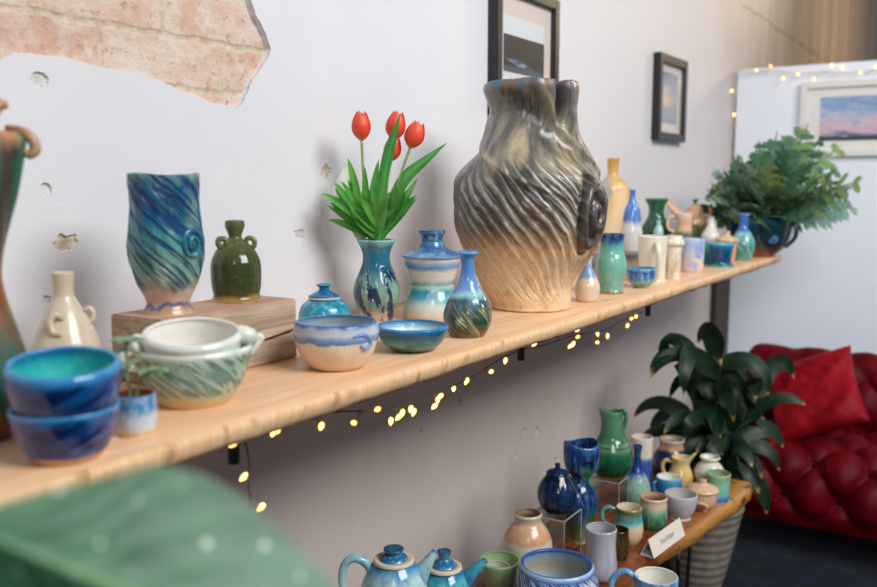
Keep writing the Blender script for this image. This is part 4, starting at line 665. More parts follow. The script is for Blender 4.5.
def wall_left():
    bm = bmesh.new()
    def loop(pts):
        vs = [bm.verts.new((0, y, z)) for y, z in pts]
        return [bm.edges.new((vs[i], vs[(i+1) % len(vs)])) for i in range(len(vs))], vs
    def rough(pts, amp, n):
        out = []
        for i in range(len(pts)):
            a, b = pts[i], pts[(i+1) % len(pts)]
            for j in range(n):
                t = j/n; y = a[0]+(b[0]-a[0])*t; z = a[1]+(b[1]-a[1])*t
                out.append((y + amp*fbm(y*60, z*60, 1), z + amp*fbm(y*60, z*60, 9)))
        return out
    outer, _ = loop([(-.9, 0), (11.6, 0), (11.6, 3.7), (-.9, 3.7)])
    holes = []
    hp = list(HOLE) + [(1.27, 1.93), (.45, 1.93), (.45, 1.62)]
    holes.append((rough(hp, .0035, 4), .015))
    for (cy, cz), hw, hh in CHIPS:
        holes.append((rough([(cy + hw*math.cos(2*PI*i/30)*(.9+.42*fbm(math.cos(2*PI*i/30)*1.7+3.37, math.sin(2*PI*i/30)*1.7+1.61, cy*40+.37)), cz + hh*math.sin(2*PI*i/30)*(.9+.42*fbm(math.cos(2*PI*i/30)*1.7+3.37, math.sin(2*PI*i/30)*1.7+1.61, cy*40+.37))) for i in range(30)], hw*.04, 2), .005))
    edges = list(outer); hl = []
    for pts, d in holes:
        e, vs = loop(pts); edges += e; hl.append((vs, d))
    bmesh.ops.triangle_fill(bm, edges=edges, use_beauty=True, use_dissolve=False)
    for f in bm.faces:
        if f.normal.x < 0: f.normal_flip()
    for vs, d in hl:
        mid = [bm.verts.new((-d*.45, v.co.y, v.co.z)) for v in vs]
        cy = sum(v.co.y for v in vs)/len(vs); cz = sum(v.co.z for v in vs)/len(vs)
        back = []
        for v in vs:
            dv = Vector((0, cy-v.co.y, cz-v.co.z)); ln = dv.length
            back.append(bm.verts.new(Vector((-d, v.co.y, v.co.z)) + dv/ln*min(.003, ln*.12)))
        n = len(vs)
        for i in range(n):
            j = (i+1) % n
            bm.faces.new((vs[i], vs[j], mid[j], mid[i])); bm.faces.new((mid[i], mid[j], back[j], back[i]))
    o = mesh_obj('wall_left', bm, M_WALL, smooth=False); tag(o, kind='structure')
    # brickwork behind the fallen plaster
    b = bmesh.new()
    ny, nz = 150, 64; y0, y1, z0, z1 = .43, 1.40, 1.55, 1.94
    V = []
    for i in range(ny+1):
        row = []
        for j in range(nz+1):
            y = y0+(y1-y0)*i/ny; z = z0+(z1-z0)*j/nz
            row.append(b.verts.new((-.0135 + .003*fbm(0, y*14, z*14), y, z)))
        V.append(row)
    for i in range(ny):
        for j in range(nz): b.faces.new((V[i][j], V[i+1][j], V[i+1][j+1], V[i][j+1]))
    br = mesh_obj('exposed_brick', b, M_BRICK, o); br['kind'] = 'structure'
    # bare plaster at the back of the chips
    for (cy, cz), hw, hh in CHIPS:
        c = bmesh.new()
        c.faces.new([c.verts.new((-.0048, cy+hw*1.25*math.cos(2*PI*i/16), cz+hh*1.25*math.sin(2*PI*i/16))) for i in range(16)])
        q = mesh_obj('plaster_chip', c, M_CHIP if hw > .02 or cz < 1.1 else plain('chip_white', '#d2cfcb', .9, var=.2, vscale=80, bump=.5), o); q['kind'] = 'structure'
wall_left()

M_PANEL = plain('white_partition', '#e2e7f0', .75, var=.03, vscale=120, bump=.25)
tag(mesh_obj('wall_back', box_bm(.02, 3.4, 4.90, 4.96, 0, 2.06, .002), M_PANEL, smooth=False), kind='structure')
def rug_mat():
    k = NT('navy_rug'); k.set(Roughness=.95)
    n1 = k.noise(k.coord('Object'), 6, 4, .7); n2 = k.noise(k.coord('Object'), 60, 3)
    n3 = k.noise(k.coord('Object', (1, 3, 1)), 11, 4, .7)
    c = k.mix(k.rng(n1, .4, .65), '#060b16', '#0e1a30')
    c = k.mix(k.math('MULTIPLY', k.rng(n3, .60, .74), .55), c, '#40597a')
    k.col(c); k.bump(n2, .5, .004); return k.m
tag(mesh_obj('floor', box_bm(-.05, 5.5, -1.2, 11.6, -.05, 0), rug_mat(), smooth=False), kind='structure')
M_DARKWOOD = plain('dark_post_wood', '#33241c', .6, var=.3, vscale=30)
tag(mesh_obj('trim_1', box_bm(.001, .03, 4.62, 4.895, 0, 1.14, .002), M_DARKWOOD, smooth=False), kind='structure')

# ------------------------------------------------------------------ upper shelf
def pine():
    k = NT('oiled_pine'); k.set(Roughness=.42)
    n1 = k.noise(k.coord('Object', (16, .55, 16)), 2.2, 5, .6, .6)
    n2 = k.noise(k.coord('Object', (60, 2.2, 60)), 3, 3)
    c = k.ramp(n1, [(.25, '#e2ac7a'), (.45, '#eec096'), (.6, '#f3cca6'), (.8, '#e8b688')])
    c = k.mix(k.math('MULTIPLY', k.rng(n2, .45, .7), .3), c, '#b87f48')
    kn = k.noise(k.coord('Object', (2.2, 1.1, 1)), 3.4, 2)
    c = k.mix(k.math('MULTIPLY', k.rng(kn, .70, .78), .5), c, '#a5652e')
    k.col(c); k.bump(n1, .1, .002); return k.m
def sawn():
    k = NT('rough_sawn_edge'); k.set(Roughness=.8)
    n1 = k.noise(k.coord('Object', (8, 70, 8)), 1.6, 4, .65); n2 = k.noise(k.coord('Object', (3, 6, 3)), 5, 4, .6)
    c = k.mix(k.rng(n1, .35, .65), '#e2b484', '#f0cda2')
    c = k.mix(k.math('MULTIPLY', k.rng(n2, .55, .68), .6), c, '#9a6a3c')
    k.col(c); k.bump(n1, .25, .002); return k.m
M_BARK = plain('bark', '#4a3220', .95, var=.5, vscale=60, bump=.6)
def shelf():
    root = empty('wall_shelf', (.25, 2.2, 1.15)); tag(root, 'long live-edge pine shelf board on the plaster wall carrying pottery', 'shelf')
    y0, y1, n = -.75, 3.90, 420
    bm = bmesh.new(); uvl = bm.loops.layers.uv.verify(); rows = []
    for i in range(n+1):
        y = y0 + (y1-y0)*i/n
        e = .493 + .0045*fbm(0, y*3.1, 0) + .0005*fbm(0, y*26, 3)
        t = .030 + .003*fbm(4, y*2.2, 0) + .002*max(0, fbm(2, y*17, 0))
        k = .5+.5*fbm(7, y*4, 1)
        bk = .004 if fbm(3, y*5, 8) > .05 else .0
        P = [(.012, 0), (.10, 0), (.25, 0), (.40, 0), (e-.004, 0), (e, -.002), (e+.0008, -t*.35), (e-.001-.003*k, -t*.72), (e-.006-.006*k, -t), (e-.012-.012*k, -t-bk-.001), (e-.03, -t*.96), (.25, -.030), (.012, -.030)]
        rows.append([bm.verts.new((x-.25, y-2.2, z)) for x, z in P])
    m = len(rows[0])
    for i in range(n):
        for j in range(m):
            q = (j+1) % m
            f = bm.faces.new((rows[i][j], rows[i+1][j], rows[i+1][q], rows[i][q]))
            f.material_index = 0 if j < 4 or j >= 10 else (1 if j < 8 else 2)
            f.smooth = j not in (4, 12)
    bm.faces.new(rows[0]); f = bm.faces.new(list(reversed(rows[-1])))
    bmesh.ops.recalc_face_normals(bm, faces=bm.faces)
    mesh_obj('board', bm, [pine(), sawn(), M_BARK], root, smooth=False)
    blk = plain('black_iron', '#121212', .4)
    for x, y, z in PEGS:
        b = tube_bm([(x-.25, y-2.2, -.034), (x-.25, y-2.2, -.048), (x-.25, y-2.2, z-1.15-.012)], [.0085, .0085, .0082], 16)
        b2 = box_bm(.012-.25, x-.25+.01, y-2.2-.012, y-2.2+.012, -.041, -.033, .001, b)
        mesh_obj('bracket', b2, blk, root)
shelf()

# wood riser block
def block_mat():
    k = NT('weathered_beam'); k.set(Roughness=.8)
    n1 = k.noise(k.coord('Object', (9, 1, 14)), 4, 5, .65, .8); n2 = k.noise(k.coord('Object', (20, 2, 40)), 4, 3)
    z = k.sep(k.coord('Object'))[2]
    c = k.ramp(n1, [(.3, '#86715f'), (.48, '#ad977f'), (.62, '#c2ad96'), (.78, '#988574')])
    c = k.mix(k.math('MULTIPLY', k.rng(n2, .55, .72), .5), c, '#6a5444')
    c = k.mix(k.rng(z, .0995, .1025), c, k.mix(k.rng(n1, .35, .65), '#b08a76', '#c49e88'))
    co = k.sep(k.coord('Object'))
    cr = k.math('ABSOLUTE', k.math('SUBTRACT', co[2], k.math('ADD', k.math('ADD', k.math('MULTIPLY', co[1], .09), .036), k.math('MULTIPLY', k.math('SUBTRACT', n2, .5), .012))))
    cm = k.math('MULTIPLY', k.rng(cr, .0022, .0008), k.rng(co[1], -.03, .04))
    c = k.mix(cm, c, '#2e2018')
    k.col(c); k.bump(k.math('SUBTRACT', k.math('ADD', n1, n2), k.math('MULTIPLY', cm, 2.)), .45, .004); return k.m
def block():
    bm = box_bm(-.06, .058, -.145, .145, 0, .103, .003)
    # crack along the front
    o = mesh_obj('wood_block', bm, block_mat(), smooth=False); o.location = (.21, .973, 1.15)
    tag(o, 'weathered wood beam block on the shelf under the blue carved vase and olive jar', 'block')
    return o
block()

# clear stands
def acrylic():
    k = NT('clear_acrylic')
    t = k.n('ShaderNodeBsdfTransparent'); t.inputs[0].default_value = (.93, .95, .95, 1)
    g = k.n('ShaderNodeBsdfGlossy'); g.inputs['Roughness'].default_value = .04; g.inputs[0].default_value = (.9, .9, .9, 1)
    fr = k.n('ShaderNodeLayerWeight'); fr.inputs[0].default_value = .35
    m = k.n('ShaderNodeMixShader'); k.l(k.math('ADD', k.math('MULTIPLY', fr.outputs['Fresnel'], .6), .03), m.inputs[0]); k.l(t.outputs[0], m.inputs[1]); k.l(g.outputs[0], m.inputs[2]); k.l(m.outputs[0], k.out.inputs[0])
    return k.m
M_ACR = acrylic()
M_ACRE = plain('acrylic_edge', '#a9b0ae', .25)
def stand(name, x0, x1, y0, y1, z0, h, label):
    root = empty(name, ((x0+x1)/2, (y0+y1)/2, z0)); tag(root, label, 'stand', 'clear acrylic display stands')
    cx, cy = (x0+x1)/2, (y0+y1)/2; X, Y = (x1-x0)/2, (y1-y0)/2; t = .003
    mesh_obj('top_panel', box_bm(-X, X, -Y, Y, h-t, h), M_ACR, root, False)
    for s in (-1, 1): mesh_obj('side_panel', box_bm(-X, X, s*Y-(t if s > 0 else 0), s*Y+(0 if s > 0 else t), 0, h-t), M_ACR, root, False)
    e = box_bm(X-.0012, X+.0003, -Y, Y, h-t, h+.0001); box_bm(X-.0012, X+.0003, -Y, -Y+t, 0, h, 0, e); box_bm(X-.0012, X+.0003, Y-t, Y, 0, h, 0, e); box_bm(-X, X, -Y-.0003, -Y+.001, h-t, h+.0001, 0, e)
    mesh_obj('polished_edge', e, M_ACRE, root, False)
stand('acrylic_riser', .035, .318, 2.68, 3.685, 1.15, .0795, 'long clear acrylic riser along the wall at the far end of the upper shelf')
stand('acrylic_riser', .302, .40, 1.95, 2.06, .48, .1195, 'clear acrylic stand under the ribbed navy jar')
stand('acrylic_riser', .303, .390, 2.350, 2.428, .48, .0995, 'clear acrylic riser under the glossy green pitcher')

# ------------------------------------------------------------------ tulips
M_STEM = leaf_mat('tulip_stem', '#8faf62', '#a9c282', .4)
M_TLEAF = leaf_mat('tulip_leaf', '#2f8038', '#55a34a', .3, vein='#6fae5c')
M_SPRIG = leaf_mat('sprig_leaf', '#3a9438', '#74bd58', .28, vein='#7fbf66')
def petal_mat():
    k = NT('tulip_petal'); k.set(Roughness=.4)
    uv = k.sep(k.n('ShaderNodeUVMap').outputs[0])
    st = k.noise(k.comb(k.math('MULTIPLY', uv[0], 18.), uv[1], 0.), 1.2, 3)
    c = k.ramp(uv[1], [(0, '#f2a85c'), (.12, '#f0643c'), (.5, '#f4523a'), (.9, '#f46448'), (1, '#f68a60')])
    c = k.mix(k.math('MULTIPLY', k.rng(st, .5, .7), .4), c, '#f5704c')
    k.col(c); k.bump(st, .2, .002)
    tl = k.n('ShaderNodeBsdfTranslucent'); k.l(c, tl.inputs[0]); ms = k.n('ShaderNodeMixShader'); ms.inputs[0].default_value = .25
    k.l(k.b.outputs[0], ms.inputs[1]); k.l(tl.outputs[0], ms.inputs[2]); k.l(ms.outputs[0], k.out.inputs[0]); return k.m
M_PETAL = petal_mat()
TV = Vector((.1281, 1.5314, 1.15)); TRZ = .649
def tulip_flower(parent, top, axis, r, h, name='flower'):
    """six cupped petals"""
    bm = bmesh.new(); uvl = bm.loops.layers.uv.verify()
    for k in range(6):
        a0 = k*PI/3 + .3; inner = k % 2
        rad = r*(.93 if inner else 1.0)
        rows = []
        for i in range(13):
            t = i/12
            rr = rad*(math.sin(min(1, t*2.1+.10)*PI/2)**.75)*(1 - .52*max(0, (t-.45)/.55)**1.8)
            hw = .74*max(.10, math.sqrt(max(0, 1-max(0, (t-.55)/.45)**2)))*min(1, .55+t*1.5)
            row = []
            for j in range(-4, 5):
                s = j/4; a = a0 + s*hw
                bump = -.03*r*abs(s)
                zz = h*t - .04*h*t*s*s - (.05*h*t if inner else 0)
                row.append(bm.verts.new(((rr+bump)*math.cos(a), (rr+bump)*math.sin(a), zz)))
            rows.append(row)
        for i in range(12):
            for j in range(8):
                f = bm.faces.new((rows[i][j], rows[i][j+1], rows[i+1][j+1], rows[i+1][j]))
                for lp, w in zip(f.loops, ((j/8, i/12), ((j+1)/8, i/12), ((j+1)/8, (i+1)/12), (j/8, (i+1)/12))): lp[uvl].uv = w
    o = mesh_obj(name, bm, M_PETAL, parent)
    o.location = top; o.rotation_euler = Vector((0, 0, 1)).rotation_difference(Vector(axis).normalized()).to_euler()
    return o
def tulip(label, stem, flower_h, r, leaf=None):
    root = empty('tulip', TV, TRZ); tag(root, label, 'tulip', 'red tulips in the streaked vase')
    pts = [(x, y, z) for x, y, z in stem]
    mesh_obj('stem', tube_bm(pts, [.0036, .0034, .0032, .0032, .0034][:len(pts)], 10), M_STEM, root)
    a = Vector(pts[-1]) - Vector(pts[-2])
    tulip_flower(root, Vector(pts[-1]) - a.normalized()*.002, a, r, flower_h)
    if leaf:
        bm = bmesh.new()
        # ribbon through given midrib points
        lp = catmull([tuple(p) + (w,) for p, w in leaf], 5); uvl = bm.loops.layers.uv.verify(); rows = []
        for i, q in enumerate(lp):
            p = Vector(q[:3]); A = Vector(lp[max(0, i-1)][:3]); B = Vector(lp[min(len(lp)-1, i+1)][:3]); t = (B-A).normalized()
            lat = t.cross(Vector((.35, -1, .1))).normalized(); nr = lat.cross(t)
            rows.append([bm.verts.new(p + lat*s*q[3] - nr*(.55*q[3]*(abs(s)**1.4))) for s in (-1, -.66, -.33, 0, .33, .66, 1)])
        for i in range(len(rows)-1):
            for j in range(6):
                f = bm.faces.new((rows[i][j], rows[i][j+1], rows[i+1][j+1], rows[i+1][j]))
                for l_, w in zip(f.loops, ((j/6, i/len(rows)), ((j+1)/6, i/len(rows)), ((j+1)/6, (i+1)/len(rows)), (j/6, (i+1)/len(rows)))): l_[uvl].uv = w
        mesh_obj('leaf', bm, M_TLEAF, root)
tulip('red tulip standing alone at the left of the bouquet', [(-.006, .004, .10), (-.016, .002, .19), (-.026, 0, .306), (-.0295, 0, .396)], .064, .0215)
tulip('tallest red tulip, above the middle of the bouquet', [(.004, .008, .10), (.012, .008, .19), (.026, .012, .31), (.040, .014, .398)], .064, .0225)
tulip('red tulip leaning right with one long leaf spreading to the right', [(.008, -.002, .10), (.018, -.004, .19), (.042, -.008, .282), (.076, -.012, .380)], .060, .0225,
      leaf=[((.006, -.008, .12), .004), ((.014, -.010, .18), .008), ((.034, -.012, .250), .012), ((.066, -.010, .312), .014), ((.108, -.004, .350), .009), ((.156, .004, .389), .0005)])
tulip('lower red tulip half hidden behind an upright green leaf', [(.000, .004, .10), (.006, .004, .19), (.022, .002, .29), (.033, .000, .352)], .055, .0195,
      leaf=[((.000, -.014, .12), .004), ((.006, -.018, .18), .006), ((.016, -.026, .295), .011), ((.030, -.030, .365), .0125), ((.044, -.030, .415), .006), ((.054, -.028, .450), .0005)])
SPR = [  # local fan of lance leaves: base lean (x, y), number, reach
    ('sprig of lance leaves fanning to the left of the tulip bouquet', (-.030, -.012), 11, .105, -.55),
    ('sprig of short lance leaves at the front of the tulip bouquet', (.000, -.030), 11, .085, -.1),
    ('sprig of pointed leaves fanning to the right of the tulip bouquet', (.036, -.014), 12, .105, .55),
    ('sprig of upright leaves beside the left-hand tulip stem', (-.016, .004), 7, .120, -.2)]
for idx, (lab, (lx, ly), nl, reach, lean) in enumerate(SPR):
    rng = random.Random(31+idx)
    root = empty('leaf_sprig', TV, TRZ); tag(root, lab, 'leaves', 'leaf sprigs in the tulip bouquet')
    tip = Vector((lx*1.2, ly*1.2, .235))
    mesh_obj('stem', tube_bm([(lx*.2, ly*.3, .09), (lx*.35, ly*.4, .18), tuple(tip)], [.0022, .0022, .0016], 8), M_SPRIG, root)
    bm = bmesh.new()
    for i in range(nl):
        t = i/(nl-1); b = Vector((lx*.35, ly*.4, .18)).lerp(tip, .05+.85*t)
        az = math.atan2(ly-.02, lx) if False else (-PI/2 + lean*.9 + rng.uniform(-1.0, 1.0))
        el = rng.uniform(.85, 1.35) - .2*(1-t)
        d = Vector((math.cos(az)*math.cos(el) + lean*.42, math.sin(az)*math.cos(el)*.7, math.sin(el)))
        blade(bm, b, d, (-d.x*.3, -1, .3), reach*rng.uniform(.8, 1.25), rng.uniform(.014, .020), .25, .3, 10, m=2, side=rng.uniform(-.2, .2))
    mesh_obj('foliage', bm, M_SPRIG, root)
# printed care card tucked behind the stems
M_CARD = plain('white_card', '#e6e4de', .5)
M_CARDP = plain('card_print', '#4f4a44', .5, var=.5, vscale=60)
def flower_card():
    root = empty('flower_card', TV, TRZ); tag(root, 'thin white-edged flower tag tucked in at the left of the tulip bouquet', 'card')
    P = [(-.030, .012, .150), (-.092, .004, .272), (-.094, .004, .290), (-.070, .004, .334), (-.062, .004, .334), (-.020, .012, .190)]
    bm = bmesh.new(); f = bm.faces.new([bm.verts.new(p) for p in P])
    r = bmesh.ops.extrude_face_region(bm, geom=[f]); bmesh.ops.translate(bm, vec=(0, .0012, 0), verts=[v for v in r['geom'] if isinstance(v, bmesh.types.BMVert)])
    bmesh.ops.recalc_face_normals(bm, faces=bm.faces)
    mesh_obj('card', bm, M_CARD, root, False)
    Q = [(-.032, .0112, .172), (-.078, .0112, .266), (-.060, .0112, .312), (-.026, .0112, .205)]
    b = bmesh.new(); f = b.faces.new([b.verts.new(p) for p in Q]); mesh_obj('print', b, M_CARDP, root, False)
flower_card()

# ------------------------------------------------------------------ fern in its pot at the shelf end
def vcol_leaf(name, rough=.4):
    k = NT(name); k.set(Roughness=rough)
    at = k.n('ShaderNodeAttribute', attribute_name='tint'); n = k.noise(k.coord('Object'), 30, 3)
    c = k.mix(k.math('MULTIPLY', k.rng(n, .35, .7), .35), at.outputs['Color'], '#2a4a34'); k.col(c)
    tl = k.n('ShaderNodeBsdfTranslucent'); k.l(c, tl.inputs[0]); ms = k.n('ShaderNodeMixShader'); ms.inputs[0].default_value = .32
    k.l(k.b.outputs[0], ms.inputs[1]); k.l(tl.outputs[0], ms.inputs[2]); k.l(ms.outputs[0], k.out.inputs[0]); return k.m
def fern():
    root = empty('potted_fern', (.428, 3.765, 1.15), .30); tag(root, 'bushy blue-green fern in a dark glazed handled pot at the far end of the shelf', 'plant')
    prof = [(.066, 0), (.069, .004), (.072, .010), (.098, .035), (.120, .070), (.131, .110), (.134, .140), (.137, .158), (.135, .163)]
    pot = mesh_obj('pot', lathe(prof, .85, .007), [GL['fernpot'], GL['fernpot']], root)
    mesh_obj('handle', tube_bm([(.122, -.045, .152), (.138, -.050, .122), (.134, -.052, .082), (.100, -.050, .042)], [.007, .009, .009, .007], 12), GL['fernpot'], root)
    o = mesh_obj('coil_ornament', spiral_bm(.018, .016), GL['teapotlid'], root); o.location = (.045, -.110, .075)
    b = bmesh.new(); rings = [[Vector((.124*f*math.cos(2*PI*j/32), .124*f*math.sin(2*PI*j/32), .142+.012*(1-f*f))) for j in range(32)] for f in (1, .7, .4, .05)]
    rings_to_bm(b, rings, [0, .3, .6, 1], [0]*4, False, True); mesh_obj('soil', b, soil, root)
    rng = random.Random(5); bm = bmesh.new(); uvl = bm.loops.layers.uv.verify(); tints = []
    cols = ['#5c8a6c', '#80a896', '#6c9872', '#92ae6a', '#4c7656', '#a0bda6', '#aeba72', '#587f5e']
    for i in range(150):
        az = rng.uniform(0, 2*PI); el = rng.uniform(-.15, 1.5); ln = rng.uniform(.20, .36)
        # longer towards the room's right, against the wall shorter
        ln *= 1.0 + .20*math.cos(az+.25)
        base = Vector((.05*math.cos(az)*rng.random(), .05*math.sin(az)*rng.random(), .155))
        d = Vector((math.cos(az)*math.cos(el), math.sin(az)*math.cos(el), math.sin(el)+.25)).normalized()
        up = (Vector((-d.x*d.z, -d.y*d.z, .6)) + Vector((.3, -.9, .3))*rng.uniform(.3, 1.4)).normalized()
        c = lin(rng.choice(cols)); tipc = lin('#a86a3c') if rng.random() < .06 else c
        p = base.copy(); n = 12; rows = []
        n0 = len(bm.verts); roll = rng.uniform(-.5, .5); sag = rng.uniform(.5, 1.1)
        for s in range(n+1):
            t = s/n; lat = d.cross(up).normalized(); nr = lat.cross(d)
            lat = (lat*math.cos(roll) + nr*math.sin(roll)).normalized()
            rows.append((p.copy(), lat, d.copy(), t))
            d = (d + Vector((0, 0, -1))*sag*.55/n*(.3+t)).normalized(); p = p + d*ln/n
        def quad(a, b_, c_, d_, tc):
            vs = [bm.verts.new(x) for x in (a, b_, c_, d_)]; bm.faces.new(vs); tints.extend([tc]*4)
        for s in range(n):
            (a, la, da, t), (b_, lb, db, t2) = rows[s], rows[s+1]
            w = .0040 if t > .25 else .0018; w2 = .0040 if t2 > .25 else .0018
            tc = tipc if t > .88 else c
            if s == n-1: w2 = .0008
            quad(a-la*w, a+la*w, b_+lb*w2, b_-lb*w2, tc)
            if s >= 3 and s % 2 == (i % 2) or s in (5, 7, 9):
                L_ = ln*.27*math.sin(PI*(.18+.76*t))*rng.uniform(.8, 1.15)
                for sd in (-1, 1):
                    dirv = (la*sd*.85 + da*.6 + Vector((0, 0, rng.uniform(-.12, .1)))).normalized(); wv = (da - dirv*da.dot(dirv)).normalized()
                    q0 = a; pw = .0045
                    for f0, f1, w0, w1 in ((0, .35, .0060, .0125), (.35, .75, .0125, .0115), (.75, 1., .0115, .001)):
                        A = q0 + dirv*L_*f0 - Vector((0, 0, .012*f0*f0)); B = q0 + dirv*L_*f1 - Vector((0, 0, .012*f1*f1))
                        quad(A - wv*w0, A + wv*w0, B + wv*w1, B - wv*w1, tc)
    o = mesh_obj('foliage', bm, vcol_leaf('fern_leaf'), root)
    ca = o.data.color_attributes.new('tint', 'FLOAT_COLOR', 'POINT'); flat = []
    for c in tints: flat.extend(c)
    ca.data.foreach_set('color', flat)
    # keep fronds in front of the wall
    for v in o.data.vertices:
        w = Matrix.Rotation(.30, 3, 'Z') @ v.co + Vector((.428, 3.765, 1.15))
        if w.x < .03:
            w.x = .03 + .01*random.random(); v.co = Matrix.Rotation(-.30, 3, 'Z') @ (w - Vector((.428, 3.765, 1.15)))
        if w.y < 3.60 and w.z < 1.36: w.y = 3.60 + .01*random.random(); v.co = Matrix.Rotation(-.30, 3, 'Z') @ (w - Vector((.428, 3.765, 1.15)))
        if w.x < .27 and w.y < 3.72 and w.z < 1.36: v.co.z += 1.362 - w.z; w.z = 1.362
        if w.z < 1.16 and w.x < .51 and w.y < 3.91: v.co.z += 1.165 - w.z
fern()

# ------------------------------------------------------------------ framed pictures
M_BLACKF = plain('black_frame', '#16181a', .35, var=.25, vscale=30)
M_WHITEF = plain('white_frame', '#d9d7d2', .4)
M_MATB = plain('mat_board_beige', '#dccfc4', .8)
M_MATW = plain('mat_board_white', '#e2ded8', .8)
M_PAPER = plain('photo_paper', '#dcdfe2', .5)
def glass_mat():
    k = NT('picture_glass'); t = k.n('ShaderNodeBsdfTransparent'); g = k.n('ShaderNodeBsdfGlossy'); g.inputs['Roughness'].default_value = .02
    m = k.n('ShaderNodeMixShader'); lw = k.n('ShaderNodeLayerWeight'); lw.inputs[0].default_value = .5
    k.l(k.math('ADD', k.math('MULTIPLY', k.math('POWER', lw.outputs['Facing'], 4.), .35), .02), m.inputs[0]); k.l(t.outputs[0], m.inputs[1]); k.l(g.outputs[0], m.inputs[2]); k.l(m.outputs[0], k.out.inputs[0]); return k.m
M_GLASS = glass_mat()
def photo_mat(name, kind):
    k = NT(name); k.set(Roughness=.4)
    g = k.sep(k.coord('Generated')); a, z = (g[1], g[2]) if kind != 3 else (g[0], g[2])
    v = k.comb(k.math('MULTIPLY', a, 2.), k.math('MULTIPLY', z, 5.), 0.)
    n = k.noise(v, 1.6, 6, .65, .6); n2 = k.noise(k.comb(k.math('MULTIPLY', a, 6.), k.math('MULTIPLY', z, 14.), 3.), 1.2, 5, .7)
    if kind == 1:
        c = k.mix(k.rng(n, .4, .7), '#0c0c0e', '#2a2524')
        d = k.math('ADD', k.math('MULTIPLY', k.math('ABSOLUTE', k.math('SUBTRACT', a, .38)), 1.6), k.math('MULTIPLY', k.math('ABSOLUTE', k.math('SUBTRACT', k.math('ADD', z, k.math('MULTIPLY', a, .25)), .36)), 6.))
        c = k.mix(k.math('MULTIPLY', k.rng(d, .75, .2), k.rng(n2, .4, .55)), c, '#8fb0d8')
        c = k.mix(k.math('MULTIPLY', k.rng(d, .5, .1), k.rng(n2, .56, .66)), c, '#e0a58a')
        c = k.mix(k.rng(z, .2, .12), c, '#4a4c52')
    elif kind == 2:
        t = k.math('ADD', z, k.math('MULTIPLY', k.math('SUBTRACT', n, .5), .25))
        c = k.ramp(t, [(0, '#8a98a8'), (.3, '#98a2ae'), (.38, '#c9b49c'), (.48, '#e0b888'), (.6, '#b9b4b2'), (.8, '#8490a4'), (1, '#5f6c80')])
        c = k.mix(k.math('MULTIPLY', k.rng(a, .45, .8), .6), c, '#8f98a8')
    else:
        t = k.math('ADD', z, k.math('MULTIPLY', k.math('SUBTRACT', n, .5), 1.1))
        c = k.ramp(t, [(0, '#3f4c5c'), (.1, '#6f7888'), (.22, '#d8b4bc'), (.42, '#c9b4c4'), (.58, '#b4bcd2'), (.75, '#7f9cc2'), (1, '#8fa9cc')])
        c = k.mix(k.math('MULTIPLY', k.rng(n2, .5, .62), .55), c, '#7a86a4')
        c = k.mix(k.rng(k.math('SUBTRACT', z, k.math('MULTIPLY', n2, .14)), .03, .01), c, '#1f2a38')
    k.col(c); return k.m
def framed(axis, at, a0, a1, z0, z1, bar, depth, mat0, fmat, inner, label, kind, paper=None):
    """picture hung on the left wall (axis 'x') or on the partition (axis 'y'); a = along the wall"""
    ca, cz = (a0+a1)/2, (z0+z1)/2
    root = empty('framed_picture', (at, ca, z0) if axis == 'x' else (ca, at, z0)); tag(root, label, 'picture')
    def bx(A0, A1, Z0, Z1, d0, d1, bev=0, bm=None):
        if axis == 'x': return box_bm(d0, d1, A0-ca, A1-ca, Z0-z0, Z1-z0, bev, bm)
        return box_bm(A0-ca, A1-ca, -d1, -d0, Z0-z0, Z1-z0, bev, bm)
    f = bx(a0, a0+bar, z0, z1, .001, depth, .0015); bx(a1-bar, a1, z0, z1, .001, depth, .0015, f); bx(a0+bar, a1-bar, z1-bar, z1, .001, depth, .0015, f); bx(a0+bar, a1-bar, z0, z0+bar, .001, depth, .0015, f)
    mesh_obj('frame', f, fmat, root, False)
    mesh_obj('mat_board', bx(a0+bar, a1-bar, z0+bar, z1-bar, .002, depth*.45), mat0, root, False)
    d = depth*.45
    if paper: mesh_obj('photo_paper', bx(*paper, d, d+.0008), M_PAPER, root, False); d += .0008
    mesh_obj('photograph', bx(*inner, d, d+.0008), photo_mat('photo_%d' % kind, kind), root, False)
    mesh_obj('glass', bx(a0+bar, a1-bar, z0+bar, z1-bar, depth*.8, depth*.8+.0015), M_GLASS, root, False)
framed('x', 0., 2.238, 2.648, 1.650, 2.036, .030, .034, M_MATB, M_BLACKF, (2.304, 2.570, 1.782, 1.890), 'black-framed dark landscape photograph partly behind the giant vase', 1, (2.301, 2.573, 1.738, 1.945))
framed('x', 0., 3.628, 3.997, 1.637, 1.998, .034, .034, M_MATB, M_BLACKF, (3.66, 3.912, 1.713, 1.928), 'smaller-looking black-framed sunset photograph further along the plaster wall', 2)
framed('y', 4.90, .351, .876, 1.590, 1.969, .032, .03, M_MATW, M_WHITEF, (.447, .78, 1.669, 1.891), 'white-framed photograph of pink and blue clouds on the white partition', 3)

